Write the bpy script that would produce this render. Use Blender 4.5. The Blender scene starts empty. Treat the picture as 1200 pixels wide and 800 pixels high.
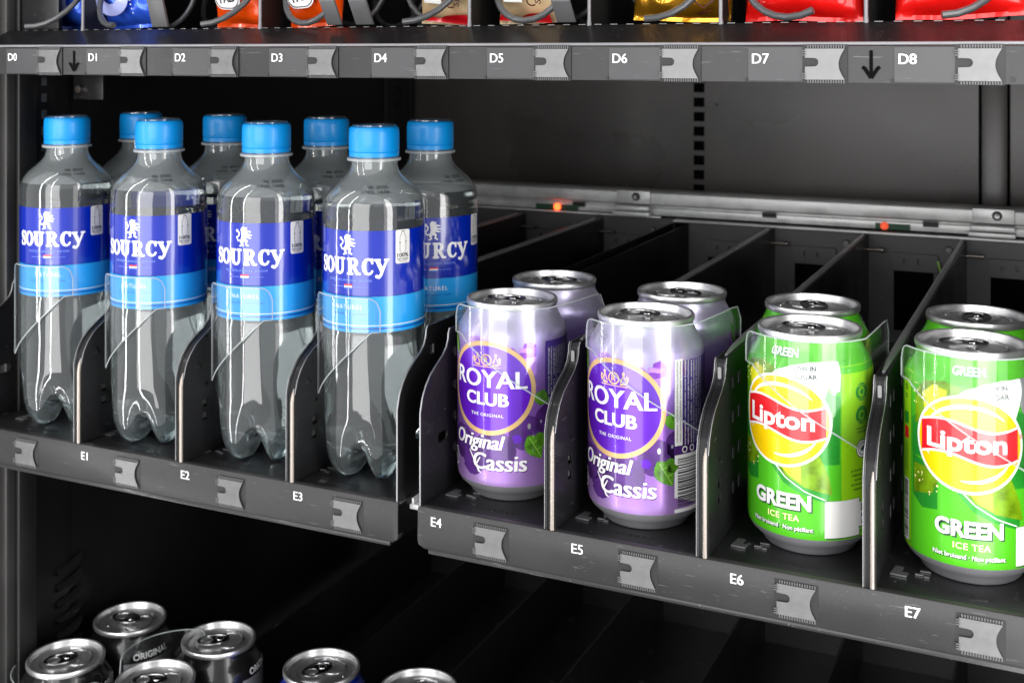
import bpy, bmesh, math, random
from mathutils import Vector, Matrix, noise
from mathutils.geometry import tessellate_polygon
R = math.radians
PI = math.pi
rnd = random.Random(7)

# ------------------------------------------------------------------ camera, world, lamps, exposure
sc = bpy.context.scene
CZ = 1.30                                   # camera height; all heights below are relative to it
cam_d = bpy.data.cameras.new('camera'); cam = bpy.data.objects.new('camera', cam_d)
sc.collection.objects.link(cam); sc.camera = cam
cam.location = (0, 0, CZ); cam.rotation_euler = (R(90), 0, R(25.2))
cam_d.sensor_width = 36; cam_d.lens = 36 * 1412 / 1200
cam_d.shift_y = -(400 - 62) / 1200; cam_d.clip_start = .01; cam_d.clip_end = 50
cam_d.dof.use_dof = True; cam_d.dof.focus_distance = .66; cam_d.dof.aperture_fstop = 16

w = bpy.data.worlds.new('World'); sc.world = w; w.use_nodes = True
w.node_tree.nodes['Background'].inputs[0].default_value = (.93, .93, .96, 1)
w.node_tree.nodes['Background'].inputs[1].default_value = .82

def area(name, loc, target, sx, sy, power, col=(1, 1, 1), spread=180):
    l = bpy.data.lights.new(name, 'AREA'); l.shape = 'RECTANGLE'; l.size = sx; l.size_y = sy
    l.energy = power; l.color = col; l.spread = R(spread)
    o = bpy.data.objects.new(name, l); sc.collection.objects.link(o)
    o.location = (loc[0], loc[1], loc[2] + CZ)
    d = Vector(target) - Vector(loc)
    o.rotation_euler = d.to_track_quat('-Z', 'Y').to_euler(); return o
area('window_panel_behind_camera', (-.36, -.95, -.05), (-.36, .7, -.15), 1.05, 1.7, 23, (1, .985, .985))
area('door_lamp_strip_outer', (-.735, .430, -.10), (-.35, .66, -.12), .010, 1.3, 1.3, (1, .99, .97))
area('door_lamp_strip_inner', (-.600, .225, -.10), (-.30, .66, -.12), .008, 1.3, 1.1, (1, .99, .97))
area('pale_room_panel_right', (.95, .0, -.05), (-.2, .7, -.15), .50, 1.5, 4.0, (1, .97, .96))
area('door_lamp_right', (.050, .455, -.10), (-.42, .98, -.10), .11, 1.1, 2.2, (1, .98, .96))

sc.view_settings.view_transform = 'Standard'; sc.view_settings.look = 'None'
sc.view_settings.exposure = 0.0; sc.view_settings.gamma = 1
cy = sc.cycles
cy.use_denoising = True; cy.max_bounces = 14; cy.transmission_bounces = 12; cy.glossy_bounces = 6
cy.diffuse_bounces = 3; cy.transparent_max_bounces = 24; cy.sample_clamp_indirect = 6
cy.blur_glossy = .6; cy.caustics_refractive = False; cy.caustics_reflective = False

# ------------------------------------------------------------------ materials
def srgb(r, g, b):
    f = lambda c: (c / 255 / 12.92) if c / 255 <= .04045 else ((c / 255 + .055) / 1.055) ** 2.4
    return (f(r), f(g), f(b), 1)
def lin(v, g=None, b=None): return (v, v if g is None else g, v if b is None else b, 1)
def mat(name, col, rough=.5, metal=0, coat=0, var=.12, bump=0, bscale=600, rvar=.1, vscale=25, spec=.5, dust=0):
    m = bpy.data.materials.new(name); m.use_nodes = True
    nt = m.node_tree; N = nt.nodes; L = nt.links; p = N['Principled BSDF']
    p.inputs['Roughness'].default_value = rough; p.inputs['Metallic'].default_value = metal
    p.inputs['Coat Weight'].default_value = coat; p.inputs['Coat Roughness'].default_value = .06
    p.inputs['Specular IOR Level'].default_value = spec
    tc = N.new('ShaderNodeTexCoord'); nz = N.new('ShaderNodeTexNoise'); nz.inputs['Scale'].default_value = vscale
    nz.inputs['Detail'].default_value = 6; L.new(tc.outputs['Object'], nz.inputs['Vector'])
    mr = N.new('ShaderNodeMapRange'); mr.inputs[1].default_value = .3; mr.inputs[2].default_value = .7
    mr.inputs[3].default_value = 1 - var; mr.inputs[4].default_value = 1 + var; L.new(nz.outputs['Fac'], mr.inputs[0])
    mx = N.new('ShaderNodeMix'); mx.data_type = 'RGBA'; mx.blend_type = 'MULTIPLY'; mx.inputs[0].default_value = 1
    mx.inputs[6].default_value = col; L.new(mr.outputs[0], mx.inputs[7]); src = mx.outputs[2]
    if dust:
        n2 = N.new('ShaderNodeTexNoise'); n2.inputs['Scale'].default_value = 650; n2.inputs['Detail'].default_value = 2
        L.new(tc.outputs['Object'], n2.inputs['Vector'])
        m2 = N.new('ShaderNodeMapRange'); m2.inputs[1].default_value = .70; m2.inputs[2].default_value = .76
        m2.inputs[4].default_value = dust; L.new(n2.outputs['Fac'], m2.inputs[0])
        mm = N.new('ShaderNodeMix'); mm.data_type = 'RGBA'; L.new(m2.outputs[0], mm.inputs[0]); L.new(src, mm.inputs[6])
        mm.inputs[7].default_value = (.45, .45, .44, 1); src = mm.outputs[2]
    L.new(src, p.inputs['Base Color'])
    mr2 = N.new('ShaderNodeMapRange'); mr2.inputs[1].default_value = .3; mr2.inputs[2].default_value = .7
    mr2.inputs[3].default_value = max(.02, rough - rvar * rough * 2); mr2.inputs[4].default_value = rough + rvar * rough * 2
    L.new(nz.outputs['Fac'], mr2.inputs[0]); L.new(mr2.outputs[0], p.inputs['Roughness'])
    if name in ('grey_coated_strip', 'black_coated_steel', 'dark_grey_painted_wall', 'grey_label_plate'):
        mp = N.new('ShaderNodeMapping'); mp.inputs['Scale'].default_value = (12, 12, 160); mp.inputs['Rotation'].default_value = (.1, .35, .2); L.new(tc.outputs['Object'], mp.inputs['Vector'])
        n4 = N.new('ShaderNodeTexNoise'); n4.inputs['Scale'].default_value = 6; n4.inputs['Detail'].default_value = 5; L.new(mp.outputs[0], n4.inputs['Vector'])
        m4 = N.new('ShaderNodeMapRange'); m4.inputs[1].default_value = .66; m4.inputs[2].default_value = .72; m4.inputs[4].default_value = .35; L.new(n4.outputs['Fac'], m4.inputs[0])
        m5 = N.new('ShaderNodeMix'); m5.data_type = 'RGBA'; m5.inputs[7].default_value = (.20, .20, .20, 1); L.new(m4.outputs[0], m5.inputs[0]); L.new(src, m5.inputs[6]); L.new(m5.outputs[2], p.inputs['Base Color'])
    if bump:
        n3 = N.new('ShaderNodeTexNoise'); n3.inputs['Scale'].default_value = bscale; n3.inputs['Detail'].default_value = 2
        L.new(tc.outputs['Object'], n3.inputs['Vector'])
        b = N.new('ShaderNodeBump'); b.inputs['Strength'].default_value = bump; b.inputs['Distance'].default_value = .0004
        L.new(n3.outputs['Fac'], b.inputs['Height']); L.new(b.outputs[0], p.inputs['Normal'])
    return m
def clear(name, tint=(1, 1, 1, 1), milk=.0, ior=1.5, gl_rough=.02, milkcol=(.8, .86, .88, 1), boost=1.0):
    m = bpy.data.materials.new(name); m.use_nodes = True; nt = m.node_tree; N = nt.nodes; L = nt.links
    N.remove(N['Principled BSDF']); out = N['Material Output']
    t = N.new('ShaderNodeBsdfTransparent'); t.inputs[0].default_value = tint
    g = N.new('ShaderNodeBsdfGlossy'); g.inputs['Roughness'].default_value = gl_rough
    fr = N.new('ShaderNodeFresnel'); geo = N.new('ShaderNodeNewGeometry'); mi = N.new('ShaderNodeMix')
    mi.inputs[2].default_value = ior; mi.inputs[3].default_value = 1 / ior; L.new(geo.outputs['Backfacing'], mi.inputs[0]); L.new(mi.outputs[0], fr.inputs[0])
    mu = N.new('ShaderNodeMath'); mu.operation = 'MULTIPLY'; mu.inputs[1].default_value = boost; mu.use_clamp = True
    L.new(fr.outputs[0], mu.inputs[0])
    a = N.new('ShaderNodeMixShader'); L.new(mu.outputs[0], a.inputs[0]); L.new(t.outputs[0], a.inputs[1]); L.new(g.outputs[0], a.inputs[2])
    d = N.new('ShaderNodeBsdfDiffuse'); d.inputs[0].default_value = milkcol
    b = N.new('ShaderNodeMixShader'); b.inputs[0].default_value = milk; L.new(a.outputs[0], b.inputs[1]); L.new(d.outputs[0], b.inputs[2])
    L.new(b.outputs[0], out.inputs[0]); return m
def glass(name, col, ior, milk=.1, milkcol=(.75, .85, .88, 1)):
    m = bpy.data.materials.new(name); m.use_nodes = True; nt = m.node_tree; N = nt.nodes; L = nt.links
    N.remove(N['Principled BSDF']); out = N['Material Output']
    g = N.new('ShaderNodeBsdfGlass'); g.inputs['Color'].default_value = col; g.inputs['IOR'].default_value = ior
    g.inputs['Roughness'].default_value = .0
    d = N.new('ShaderNodeBsdfTranslucent'); d.inputs[0].default_value = milkcol
    d2 = N.new('ShaderNodeBsdfDiffuse'); d2.inputs[0].default_value = milkcol
    a = N.new('ShaderNodeMixShader'); a.inputs[0].default_value = .5; L.new(d.outputs[0], a.inputs[1]); L.new(d2.outputs[0], a.inputs[2])
    b = N.new('ShaderNodeMixShader'); b.inputs[0].default_value = milk; L.new(g.outputs[0], b.inputs[1]); L.new(a.outputs[0], b.inputs[2])
    L.new(b.outputs[0], out.inputs[0]); return m
def emit(name, col, s):
    m = bpy.data.materials.new(name); m.use_nodes = True; p = m.node_tree.nodes['Principled BSDF']
    p.inputs['Base Color'].default_value = col; p.inputs['Emission Color'].default_value = col; p.inputs['Emission Strength'].default_value = s
    return m

def ripple(m, strength, scale):
    nt = m.node_tree; N = nt.nodes; L = nt.links; tc = N.new('ShaderNodeTexCoord'); nz = N.new('ShaderNodeTexNoise')
    mp = N.new('ShaderNodeMapping'); mp.inputs['Scale'].default_value = (1, 1, .35); L.new(tc.outputs['Object'], mp.inputs['Vector'])
    nz.inputs['Scale'].default_value = scale; nz.inputs['Detail'].default_value = 1.5; L.new(mp.outputs[0], nz.inputs['Vector'])
    b = N.new('ShaderNodeBump'); b.inputs['Strength'].default_value = strength; b.inputs['Distance'].default_value = .002; L.new(nz.outputs['Fac'], b.inputs['Height'])
    for n in N:
        if n.type in ('BSDF_GLOSSY', 'BSDF_GLASS', 'FRESNEL'): L.new(b.outputs[0], n.inputs['Normal'])
M = {}
M['black'] = mat('black_coated_steel', lin(.012, .012, .013), .34, 0, .1, bump=.12, bscale=900, dust=.25)
M['black_sheet'] = mat('black_divider_steel', lin(.010, .010, .011), .48, 0, .1, bump=.15, bscale=900, dust=.25, spec=.18)
M['black_wall'] = mat('black_painted_wall', lin(.006, .006, .0065), .42, 0, 0, bump=.1, bscale=500, var=.3, vscale=7)
M['grey_wall'] = mat('dark_grey_painted_wall', lin(.100, .090, .084), .30, 0, 0, bump=.08, bscale=400, var=.35, vscale=5)
M['dark'] = mat('dark_plastic', lin(.008), .5)
M['strip'] = mat('grey_coated_strip', lin(.024, .0235, .024), .38, .2, 0, bump=.2, bscale=1500, var=.3, vscale=14, dust=.12)
M['plate'] = mat('grey_label_plate', lin(.044, .044, .046), .42, 0, 0, var=.06)
M['clip'] = mat('brushed_clip_steel', lin(.17, .17, .17), .40, .8, 0, bump=.12, bscale=1400, var=.08, vscale=200, rvar=.03)
M['steel'] = mat('bare_steel', lin(.36, .32, .285), .36, 1, 0, var=.04, vscale=60, rvar=.03)
M['galv'] = mat('galvanised_steel', lin(.88, .89, .88), .42, .35, 0, bump=.2, var=.25, vscale=40)
M['edge'] = mat('dark_steel_edge', lin(.30, .30, .31), .35, .8, 0)
M['white_ink'] = mat('white_ink', lin(.82, .82, .82), .45, 0, .3, var=.03)
M['offwhite'] = mat('off_white_card', lin(.66, .66, .64), .5, 0, 0, var=.05)
M['rod'] = mat('grey_divider_rod', lin(.34, .34, .345), .35, .4, 0)
M['hole'] = mat('black_hole', lin(.003), .9, spec=.05)
M['black_ink'] = mat('black_ink', lin(.012), .5, 0, 0)
M['post'] = mat('grey_door_post', lin(.035, .034, .033), .4, .2, 0)
M['coil'] = mat('grey_coil_plastic', lin(.060, .062, .065), .35, 0, .3)
M['pin'] = mat('grey_pin', lin(.22, .22, .23), .4, .2, 0)
M['bracket'] = mat('grey_bracket', lin(.11, .11, .113), .45, .2, 0)
M['alu'] = mat('can_aluminium', lin(.68, .68, .69), .24, 1, 0, var=.04, vscale=90, rvar=.2)
M['lid_alu'] = mat('can_top_aluminium', lin(.70, .70, .70), .34, .9, 0, var=.05, vscale=90)
M['base_alu'] = mat('can_base_aluminium', lin(.36, .36, .38), .42, .6, 0, var=.08)
M['alu_dark'] = mat('can_lid_aluminium', lin(.55, .55, .56), .20, 1, 0, var=.1, vscale=90)
M['cap'] = mat('blue_cap_plastic', srgb(0, 138, 214), .38, 0, .15, var=.04)
M['cap_ring'] = mat('blue_cap_ring', srgb(0, 110, 180), .4)
M['lab_blue'] = mat('dark_blue_label', srgb(0, 34, 156), .22, 0, 1, var=.05)
M['lab_cyan'] = mat('light_blue_label', srgb(34, 150, 222), .22, 0, 1, var=.05)
M['lab_text'] = mat('pale_label_text', srgb(120, 150, 225), .4)
M['red'] = mat('red_ink', srgb(214, 18, 30), .35, .1, .5)
M['flag_blue'] = mat('flag_blue_ink', srgb(30, 90, 190), .35, 0, .3)
M['gold'] = mat('pale_gold_ink', srgb(214, 176, 118), .35, .25, .4)
M['violet'] = mat('violet_ink', srgb(96, 22, 190), .3, .35, .6, var=.06)
M['violet_hot'] = mat('magenta_violet_ink', srgb(138, 48, 196), .3, .4, .5, var=.3, vscale=120)
M['violet_dark'] = mat('dark_berry_ink', srgb(80, 40, 118), .28, .3, .6, var=.45, vscale=90)
M['violet_band'] = mat('deep_purple_ink', srgb(66, 36, 130), .3, .3, .5)
M['leaf'] = mat('leaf_green_ink', srgb(70, 124, 20), .35, .1, .5, var=.5, vscale=220)
M['leaf_pale'] = mat('pale_leaf_ink', srgb(150, 205, 80), .35, .1, .5, var=.2, vscale=160)
M['g_dark'] = mat('dark_green_ink', srgb(34, 142, 40), .3, .25, .3, var=.15)
M['g_mid'] = mat('olive_green_ink', srgb(110, 150, 10), .3, .25, .3, var=.4, vscale=140)
M['splash_pale'] = mat('pale_lilac_ink', srgb(170, 120, 215), .3, .35, .5, var=.35, vscale=140)
M['yellow_green'] = mat('yellow_green_ink', srgb(205, 205, 30), .3, .1, .3, var=.25, vscale=120)
M['g_lime'] = mat('lime_panel_ink', srgb(148, 214, 22), .3, .25, .3, var=.05)
M['g_ink'] = mat('bottle_green_ink', srgb(6, 50, 24), .5)
M['yellow'] = mat('yellow_ink', srgb(246, 204, 0), .3, .2, .3, var=.06)
M['yellow_pale'] = mat('pale_yellow_ink', srgb(255, 240, 170), .35, .05, .4)
M['white_gloss'] = mat('white_gloss_ink', lin(.80, .80, .79), .32, .05, .15, var=.04)
M['silver_ink'] = mat('silver_ink', lin(.62, .62, .66), .32, .7, .3)
M['pet'] = clear('clear_bottle_plastic', (.985, .995, .995, 1), .03, 1.57, .03, (.72, .80, .81, 1), 2.0)
M['neck_veil'] = clear('painted_neck_haze', (.93, .95, .95, 1), .18, 1.3, .3, (.66, .70, .71, 1), .6)  # grey haze colour that lifts the brightness of the empty neck
M['water'] = glass('still_water', (.965, .995, .995, 1), 1.33, .028, (.82, .92, .92, 1))
ripple(M['pet'], .22, 55); ripple(M['water'], .05, 30)
M['flap'] = clear('clear_acrylic', (.975, .985, .985, 1), .004, 1.5, .02, (.85, .87, .9, 1), 1.0)
M['flap_edge'] = clear('acrylic_edge', (.75, .80, .80, 1), .35, 1.5, .1, (.7, .74, .75, 1), 1.5)
M['led'] = emit('red_led', (1, .07, .015, 1), 7)
M['led_dim'] = emit('dim_red_led', (1, .12, .05, 1), .7)
M['pcb'] = mat('green_circuit_board', lin(.02, .10, .05), .5)
def gradient_can(name, stops, metal, rough, nscale=45, namp=.10):
    m = mat(name, lin(.5), rough, metal, .45, var=.03); nt = m.node_tree; N = nt.nodes; L = nt.links
    p = N['Principled BSDF']; tc = [n for n in N if n.type == 'TEX_COORD'][0]
    sp = N.new('ShaderNodeSeparateXYZ'); L.new(tc.outputs['Object'], sp.inputs[0])
    mr = N.new('ShaderNodeMapRange'); mr.inputs[1].default_value = 0; mr.inputs[2].default_value = .115; L.new(sp.outputs[2], mr.inputs[0])
    nz = N.new('ShaderNodeTexNoise'); nz.inputs['Scale'].default_value = nscale; nz.inputs['Detail'].default_value = 4; L.new(tc.outputs['Object'], nz.inputs['Vector'])
    ma = N.new('ShaderNodeMath'); ma.operation = 'MULTIPLY_ADD'; ma.inputs[1].default_value = namp * 2; L.new(nz.outputs['Fac'], ma.inputs[0]); L.new(mr.outputs[0], ma.inputs[2])
    mb = N.new('ShaderNodeMath'); mb.operation = 'SUBTRACT'; mb.inputs[1].default_value = namp; L.new(ma.outputs[0], mb.inputs[0])
    cr = N.new('ShaderNodeValToRGB'); L.new(mb.outputs[0], cr.inputs[0])
    e = cr.color_ramp.elements
    while len(e) < len(stops): e.new(.5)
    for k, (pos, c) in enumerate(stops): e[k].position = pos; e[k].color = c
    L.new(cr.outputs[0], p.inputs['Base Color']); return m
M['cassis'] = gradient_can('purple_silver_can_print', [(0, srgb(214, 186, 232)), (.14, srgb(190, 148, 224)), (.32, srgb(150, 100, 194)), (.55, srgb(148, 98, 200)), (.74, srgb(158, 128, 212)), (.85, srgb(184, 174, 210)), (1, srgb(190, 188, 204))], .6, .32)
M['tea'] = gradient_can('bright_green_can_print', [(0, srgb(84, 188, 30)), (.3, srgb(78, 184, 28)), (.7, srgb(66, 170, 32)), (1, srgb(92, 196, 40))], .15, .26, namp=.02)
M['dark_can'] = mat('black_can_print', lin(.02), .25, .6, .5)
M['blue_can'] = mat('blue_can_print', srgb(10, 50, 190), .22, .6, .5)

# ------------------------------------------------------------------ object helpers
def link(name, me, m=None, parent=None):
    o = bpy.data.objects.new(name, me); sc.collection.objects.link(o)
    if m is not None: me.materials.append(m)
    if parent is not None: o.parent = parent
    return o
def tag(o, label=None, cat=None, group=None, kind=None):
    if label: o['label'] = label
    if cat: o['category'] = cat
    if group: o['group'] = group
    if kind: o['kind'] = kind
    return o
def empty(name, loc=(0, 0, 0), rz=0):
    o = bpy.data.objects.new(name, None); sc.collection.objects.link(o); o.empty_display_size = .02
    o.location = (loc[0], loc[1], loc[2] + CZ); o.rotation_euler = (0, 0, rz); return o
def copy_tree(o, parent=None):
    c = o.copy(); sc.collection.objects.link(c); c.parent = parent
    for ch in list(o.children): copy_tree(ch, c)
    return c

class MB:
    """collects shapes for one mesh; coordinates local to the parent"""
    def __init__(s): s.v = []; s.f = []
    def add(s, V, F):
        n = len(s.v); s.v += [tuple(p) for p in V]; s.f += [tuple(i + n for i in q) for q in F]; return s
    def box(s, x0, x1, y0, y1, z0, z1):
        V = [(x, y, z) for z in (z0, z1) for y in (y0, y1) for x in (x0, x1)]
        return s.add(V, [(0, 2, 3, 1), (4, 5, 7, 6), (0, 1, 5, 4), (2, 6, 7, 3), (0, 4, 6, 2), (1, 3, 7, 5)])
    def tube(s, pts, r, n=10, caps=True):
        pts = [Vector(p) for p in pts]; V = []; F = []; up = Vector((0, 0, 1)); prev = None
        for i, p in enumerate(pts):
            t = (pts[min(i + 1, len(pts) - 1)] - pts[max(i - 1, 0)]).normalized()
            if prev is None:
                a = t.cross(up); a = a if a.length > .05 else t.cross(Vector((1, 0, 0)))
            else: a = prev - t * prev.dot(t)
            a.normalize(); prev = a; b = t.cross(a)
            rr = r[i] if isinstance(r, (list, tuple)) else r
            V += [p + (a * math.cos(2 * PI * k / n) + b * math.sin(2 * PI * k / n)) * rr for k in range(n)]
        for i in range(len(pts) - 1):
            for k in range(n):
                F.append((i * n + k, i * n + (k + 1) % n, (i + 1) * n + (k + 1) % n, (i + 1) * n + k))
        if caps: F.append(tuple(range(n))[::-1]); F.append(tuple((len(pts) - 1) * n + k for k in range(n)))
        return s.add(V, F)
    def lathe(s, prof, n=64, c=(0, 0, 0), close=False):
        V = []; F = []; m = len(prof)
        for (r, z) in prof:
            V += [(c[0] + r * math.cos(2 * PI * k / n), c[1] + r * math.sin(2 * PI * k / n), c[2] + z) for k in range(n)]
        for i in range(m - 1 if not close else m):
            j = (i + 1) % m
            for k in range(n):
                F.append((i * n + k, i * n + (k + 1) % n, j * n + (k + 1) % n, j * n + k))
        if not close:
            if prof[0][0] < .004: F.append(tuple(range(n))[::-1])
            if prof[-1][0] < .004: F.append(tuple((m - 1) * n + k for k in range(n)))
        return s.add(V, F)
    def prism(s, outline, t0, t1, axis='x', holes=()):
        """outline 2D; extruded along axis from t0 to t1. axis x: (y,z) plane; y: (x,z); z: (x,y)"""
        loops = [outline] + list(holes)
        flat = [p for l in loops for p in l]
        tris = tessellate_polygon([[Vector((p[0], p[1], 0)) for p in l] for l in loops])
        def P(p, t): return (t, p[0], p[1]) if axis == 'x' else ((p[0], t, p[1]) if axis == 'y' else (p[0], p[1], t))
        n = len(flat); V = [P(p, t0) for p in flat] + [P(p, t1) for p in flat]
        F = [tuple(t) for t in tris] + [tuple(i + n for i in t[::-1]) for t in tris]; k = 0
        for l in loops:
            m = len(l)
            for i in range(m): a, b = k + i, k + (i + 1) % m; F.append((a, b, b + n, a + n))
            k += m
        return s.add(V, F)
    def mesh(s, name, smooth=None, bevel=0, bseg=2):
        me = bpy.data.meshes.new(name); me.from_pydata(s.v, [], s.f)
        bm = bmesh.new(); bm.from_mesh(me)
        bmesh.ops.recalc_face_normals(bm, faces=bm.faces)
        if bevel:
            eds = [e for e in bm.edges if e.is_manifold and e.calc_face_angle(0) > R(30)]
            bmesh.ops.bevel(bm, geom=eds, offset=bevel, segments=bseg, affect='EDGES', profile=.5, clamp_overlap=True)
        bm.to_mesh(me); bm.free()
        if smooth or bevel: me.shade_smooth(); me.set_sharp_from_angle(angle=R(smooth if smooth else 32))
        return me
    def build(s, name, m, parent=None, smooth=None, bevel=0, bseg=2):
        return link(name, s.mesh(name, smooth, bevel, bseg), m, parent)
def rrect(x0, x1, z0, z1, r, n=5):
    out = []
    for cx, cz, a0 in ((x1 - r, z1 - r, 0), (x0 + r, z1 - r, 90), (x0 + r, z0 + r, 180), (x1 - r, z0 + r, 270)):
        out += [(cx + r * math.cos(R(a0 + 90 * k / n)), cz + r * math.sin(R(a0 + 90 * k / n))) for k in range(n + 1)]
    return out
def ell(cx, cz, rx, rz=None, n=48, a0=0, a1=360):
    rz = rx if rz is None else rz; full = a1 - a0 == 360
    return [(cx + rx * math.cos(R(a0 + (a1 - a0) * k / (n if full else n - 1))), cz + rz * math.sin(R(a0 + (a1 - a0) * k / (n if full else n - 1)))) for k in range(n)]
def rect(x0, x1, z0, z1): return [(x0, z0), (x1, z0), (x1, z1), (x0, z1)]

# flat shapes: (verts2d, faces). Printed matter is cut from these and laid on its surface
def poly(o, holes=()):
    loops = [o] + list(holes)
    return ([p for l in loops for p in l], [tuple(t) for t in tessellate_polygon([[Vector((p[0], p[1], 0)) for p in l] for l in loops])])
def stroke(pts, wd):
    n = len(pts); L_, R_ = [], []
    for i, p in enumerate(pts):
        a = pts[max(i - 1, 0)]; b = pts[min(i + 1, n - 1)]; dx, dz = b[0] - a[0], b[1] - a[1]; l = math.hypot(dx, dz) or 1
        ww = (wd[i] if isinstance(wd, (list, tuple)) else wd) / 2
        L_.append((p[0] - dz / l * ww, p[1] + dx / l * ww)); R_.append((p[0] + dz / l * ww, p[1] - dx / l * ww))
    return (L_ + R_, [(i, i + 1, n + i + 1, n + i) for i in range(n - 1)])
_tc = {}
def text(s, wd, h, x=0, z=0, bold=0, shear=0, smear=0, space=1, align='C', rot=0):
    """text fitted to the box wd x h centred on x, z (wd None keeps the proportions)"""
    key = (s, bold, shear, space)
    if key not in _tc:
        c = bpy.data.curves.new('t', 'FONT'); c.body = s; c.size = 1; c.offset = bold; c.shear = shear; c.space_character = space
        c.resolution_u = 4
        o = bpy.data.objects.new('t', c); me = bpy.data.meshes.new_from_object(o)
        _tc[key] = ([(v.co.x, v.co.y) for v in me.vertices], [tuple(p.vertices) for p in me.polygons])
        bpy.data.objects.remove(o); bpy.data.curves.remove(c); bpy.data.meshes.remove(me)
    V, F = _tc[key]
    x0, x1 = min(p[0] for p in V), max(p[0] for p in V); z0, z1 = min(p[1] for p in V), max(p[1] for p in V)
    sz = h / (z1 - z0); sx = sz if wd is None else wd / (x1 - x0)
    ww = (x1 - x0) * sx; ox = {'C': -ww / 2, 'L': 0, 'R': -ww}[align]
    out = []
    for k in ((0,) if not smear else [smear * q / 3 for q in range(-3, 4)]):
        P = [((p[0] - x0) * sx + ox + k, (p[1] - z0) * sz - h / 2) for p in V]
        if rot: P = [(p[0] * math.cos(rot) - p[1] * math.sin(rot), p[0] * math.sin(rot) + p[1] * math.cos(rot)) for p in P]
        out.append(([(p[0] + x, p[1] + z) for p in P], F))
    return out
def tform(shapes, sx, sz, x, z):
    return [([(p[0] * sx + x, p[1] * sz + z) for p in V], F) for V, F in shapes]
def wrap(name, shapes, m, parent, Rf, layer=1, step=.002, zstep=None, phi=0, each=False):
    if each:
        for q in shapes: wrap(name, [q], m, parent, Rf, layer, step, zstep, phi)
        return
    """lay flat shapes round a vertical cylinder of radius Rf(z); x is arc length from the front (-Y)"""
    base = .00005 + .00005 * layer; allv = []; allf = []
    for k, (V, F) in enumerate(shapes):
        bm = bmesh.new(); vs = [bm.verts.new((p[0], 0, p[1])) for p in V]
        for q in F:
            try: bm.faces.new([vs[i] for i in q])
            except ValueError: pass
        xs = [p[0] for p in V]; x = math.floor(min(xs) / step) * step + step
        while x < max(xs):
            g = bm.verts[:] + bm.edges[:] + bm.faces[:]
            bmesh.ops.bisect_plane(bm, geom=g, plane_co=(x, 0, 0), plane_no=(1, 0, 0), dist=1e-7); x += step
        if zstep:
            zs = [p[1] for p in V]; z = math.floor(min(zs) / zstep) * zstep + zstep
            while z < max(zs):
                g = bm.verts[:] + bm.edges[:] + bm.faces[:]
                bmesh.ops.bisect_plane(bm, geom=g, plane_co=(0, 0, z), plane_no=(0, 0, 1), dist=1e-7); z += zstep
        bm.verts.index_update(); n = len(allv); off = base + .000006 * (k % 7)
        for v in bm.verts:
            r0 = Rf(v.co.z); th = -PI / 2 + v.co.x / .033 + phi
            allv.append(((r0 + off) * math.cos(th), (r0 + off) * math.sin(th), v.co.z))
        allf += [tuple(q.index + n for q in f.verts) for f in bm.faces]; bm.free()
    me = bpy.data.meshes.new(name); me.from_pydata(allv, [], allf)
    me.validate()
    bm = bmesh.new(); bm.from_mesh(me)
    for f in bm.faces:
        c = f.calc_center_median()
        if f.normal.x * c.x + f.normal.y * c.y < 0: f.normal_flip()
    bm.to_mesh(me); bm.free(); me.shade_smooth()
    return link(name, me, m, parent)
def flat(name, shapes, m, parent, y, x=0, z=0, thick=0):
    """lay flat shapes on a front-facing vertical plane at depth y"""
    V = []; F = []
    for k, (v, f) in enumerate(shapes):
        n = len(V); V += [(p[0] + x, y - .00002 * (k % 7), p[1] + z) for p in v]; F += [tuple(i + n for i in q) for q in f]
    me = bpy.data.meshes.new(name); me.from_pydata(V, [], F)
    bm = bmesh.new(); bm.from_mesh(me)
    for q in bm.faces:
        if q.normal.y > 0: q.normal_flip()
    bm.to_mesh(me); bm.free()
    return link(name, me, m, parent)
def interp(tab, z):
    if z <= tab[0][0]: return tab[0][1]
    for (a, ra), (b, rb) in zip(tab, tab[1:]):
        if z <= b: return ra + (rb - ra) * (z - a) / (b - a)
    return tab[-1][1]
def tocam(x, y): return math.atan2(-y, -x) + PI / 2

# key levels and planes, metres, relative to the camera
FL = -.262                                   # shelf E floor
YF = .606                                    # front plane of both trays
YB = 1.134                                   # back of the trays
WX = -.715                                   # left wall
WB = 1.245                                   # back wall
FD = .0160                                   # floor of the snack tray
FF = -.556                                   # floor of the lowest tray

exec_parts = []
# ------------------------------------------------------------------ cabinet walls
o = MB().box(WX - .012, WX, .60, WB, -.95, .35).build('wall_left', M['black_wall']); o.location.z = CZ
tag(o, 'black painted inner side wall of the machine', None, None, 'structure'); wl = o
# toothed shelf rail on the left wall
pr = MB().box(WX, WX + .0015, .672, .704, -.94, .34).build('shelf_rail', M['black_wall'], wl)
for k in range(52):
    z = -.90 + k * .0125 * 1.0 + (0 if k < 26 else .30)
    b = MB().prism([(.676, z), (.681, z), (.681, z + .0065), (.676, z + .0065)], WX + .0015, WX + .0022)
    q = b.build('slot', M['edge'], wl, bevel=.0002)
for k in range(22):
    z = -.86 + k * .0125 + (0 if k < 14 else .20)
    # louvre: a curved lip pressed out of the wall
    V = []; F = []
    for i in range(7):
        t = i / 6; yy = .690 + .026 * t; zz = z + .005 * t * t
        V += [(WX + .0022, yy, zz), (WX + .0022 + .006 * math.sin(PI * (t * .8 + .1)), yy, zz - .003), (WX + .0022, yy, zz - .006)]
    for i in range(6):
        a = i * 3; F += [(a, a + 3, a + 4, a + 1), (a + 1, a + 4, a + 5, a + 2)]
    MB().add(V, F).build('louvre', M['black'], wl, smooth=60)
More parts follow.
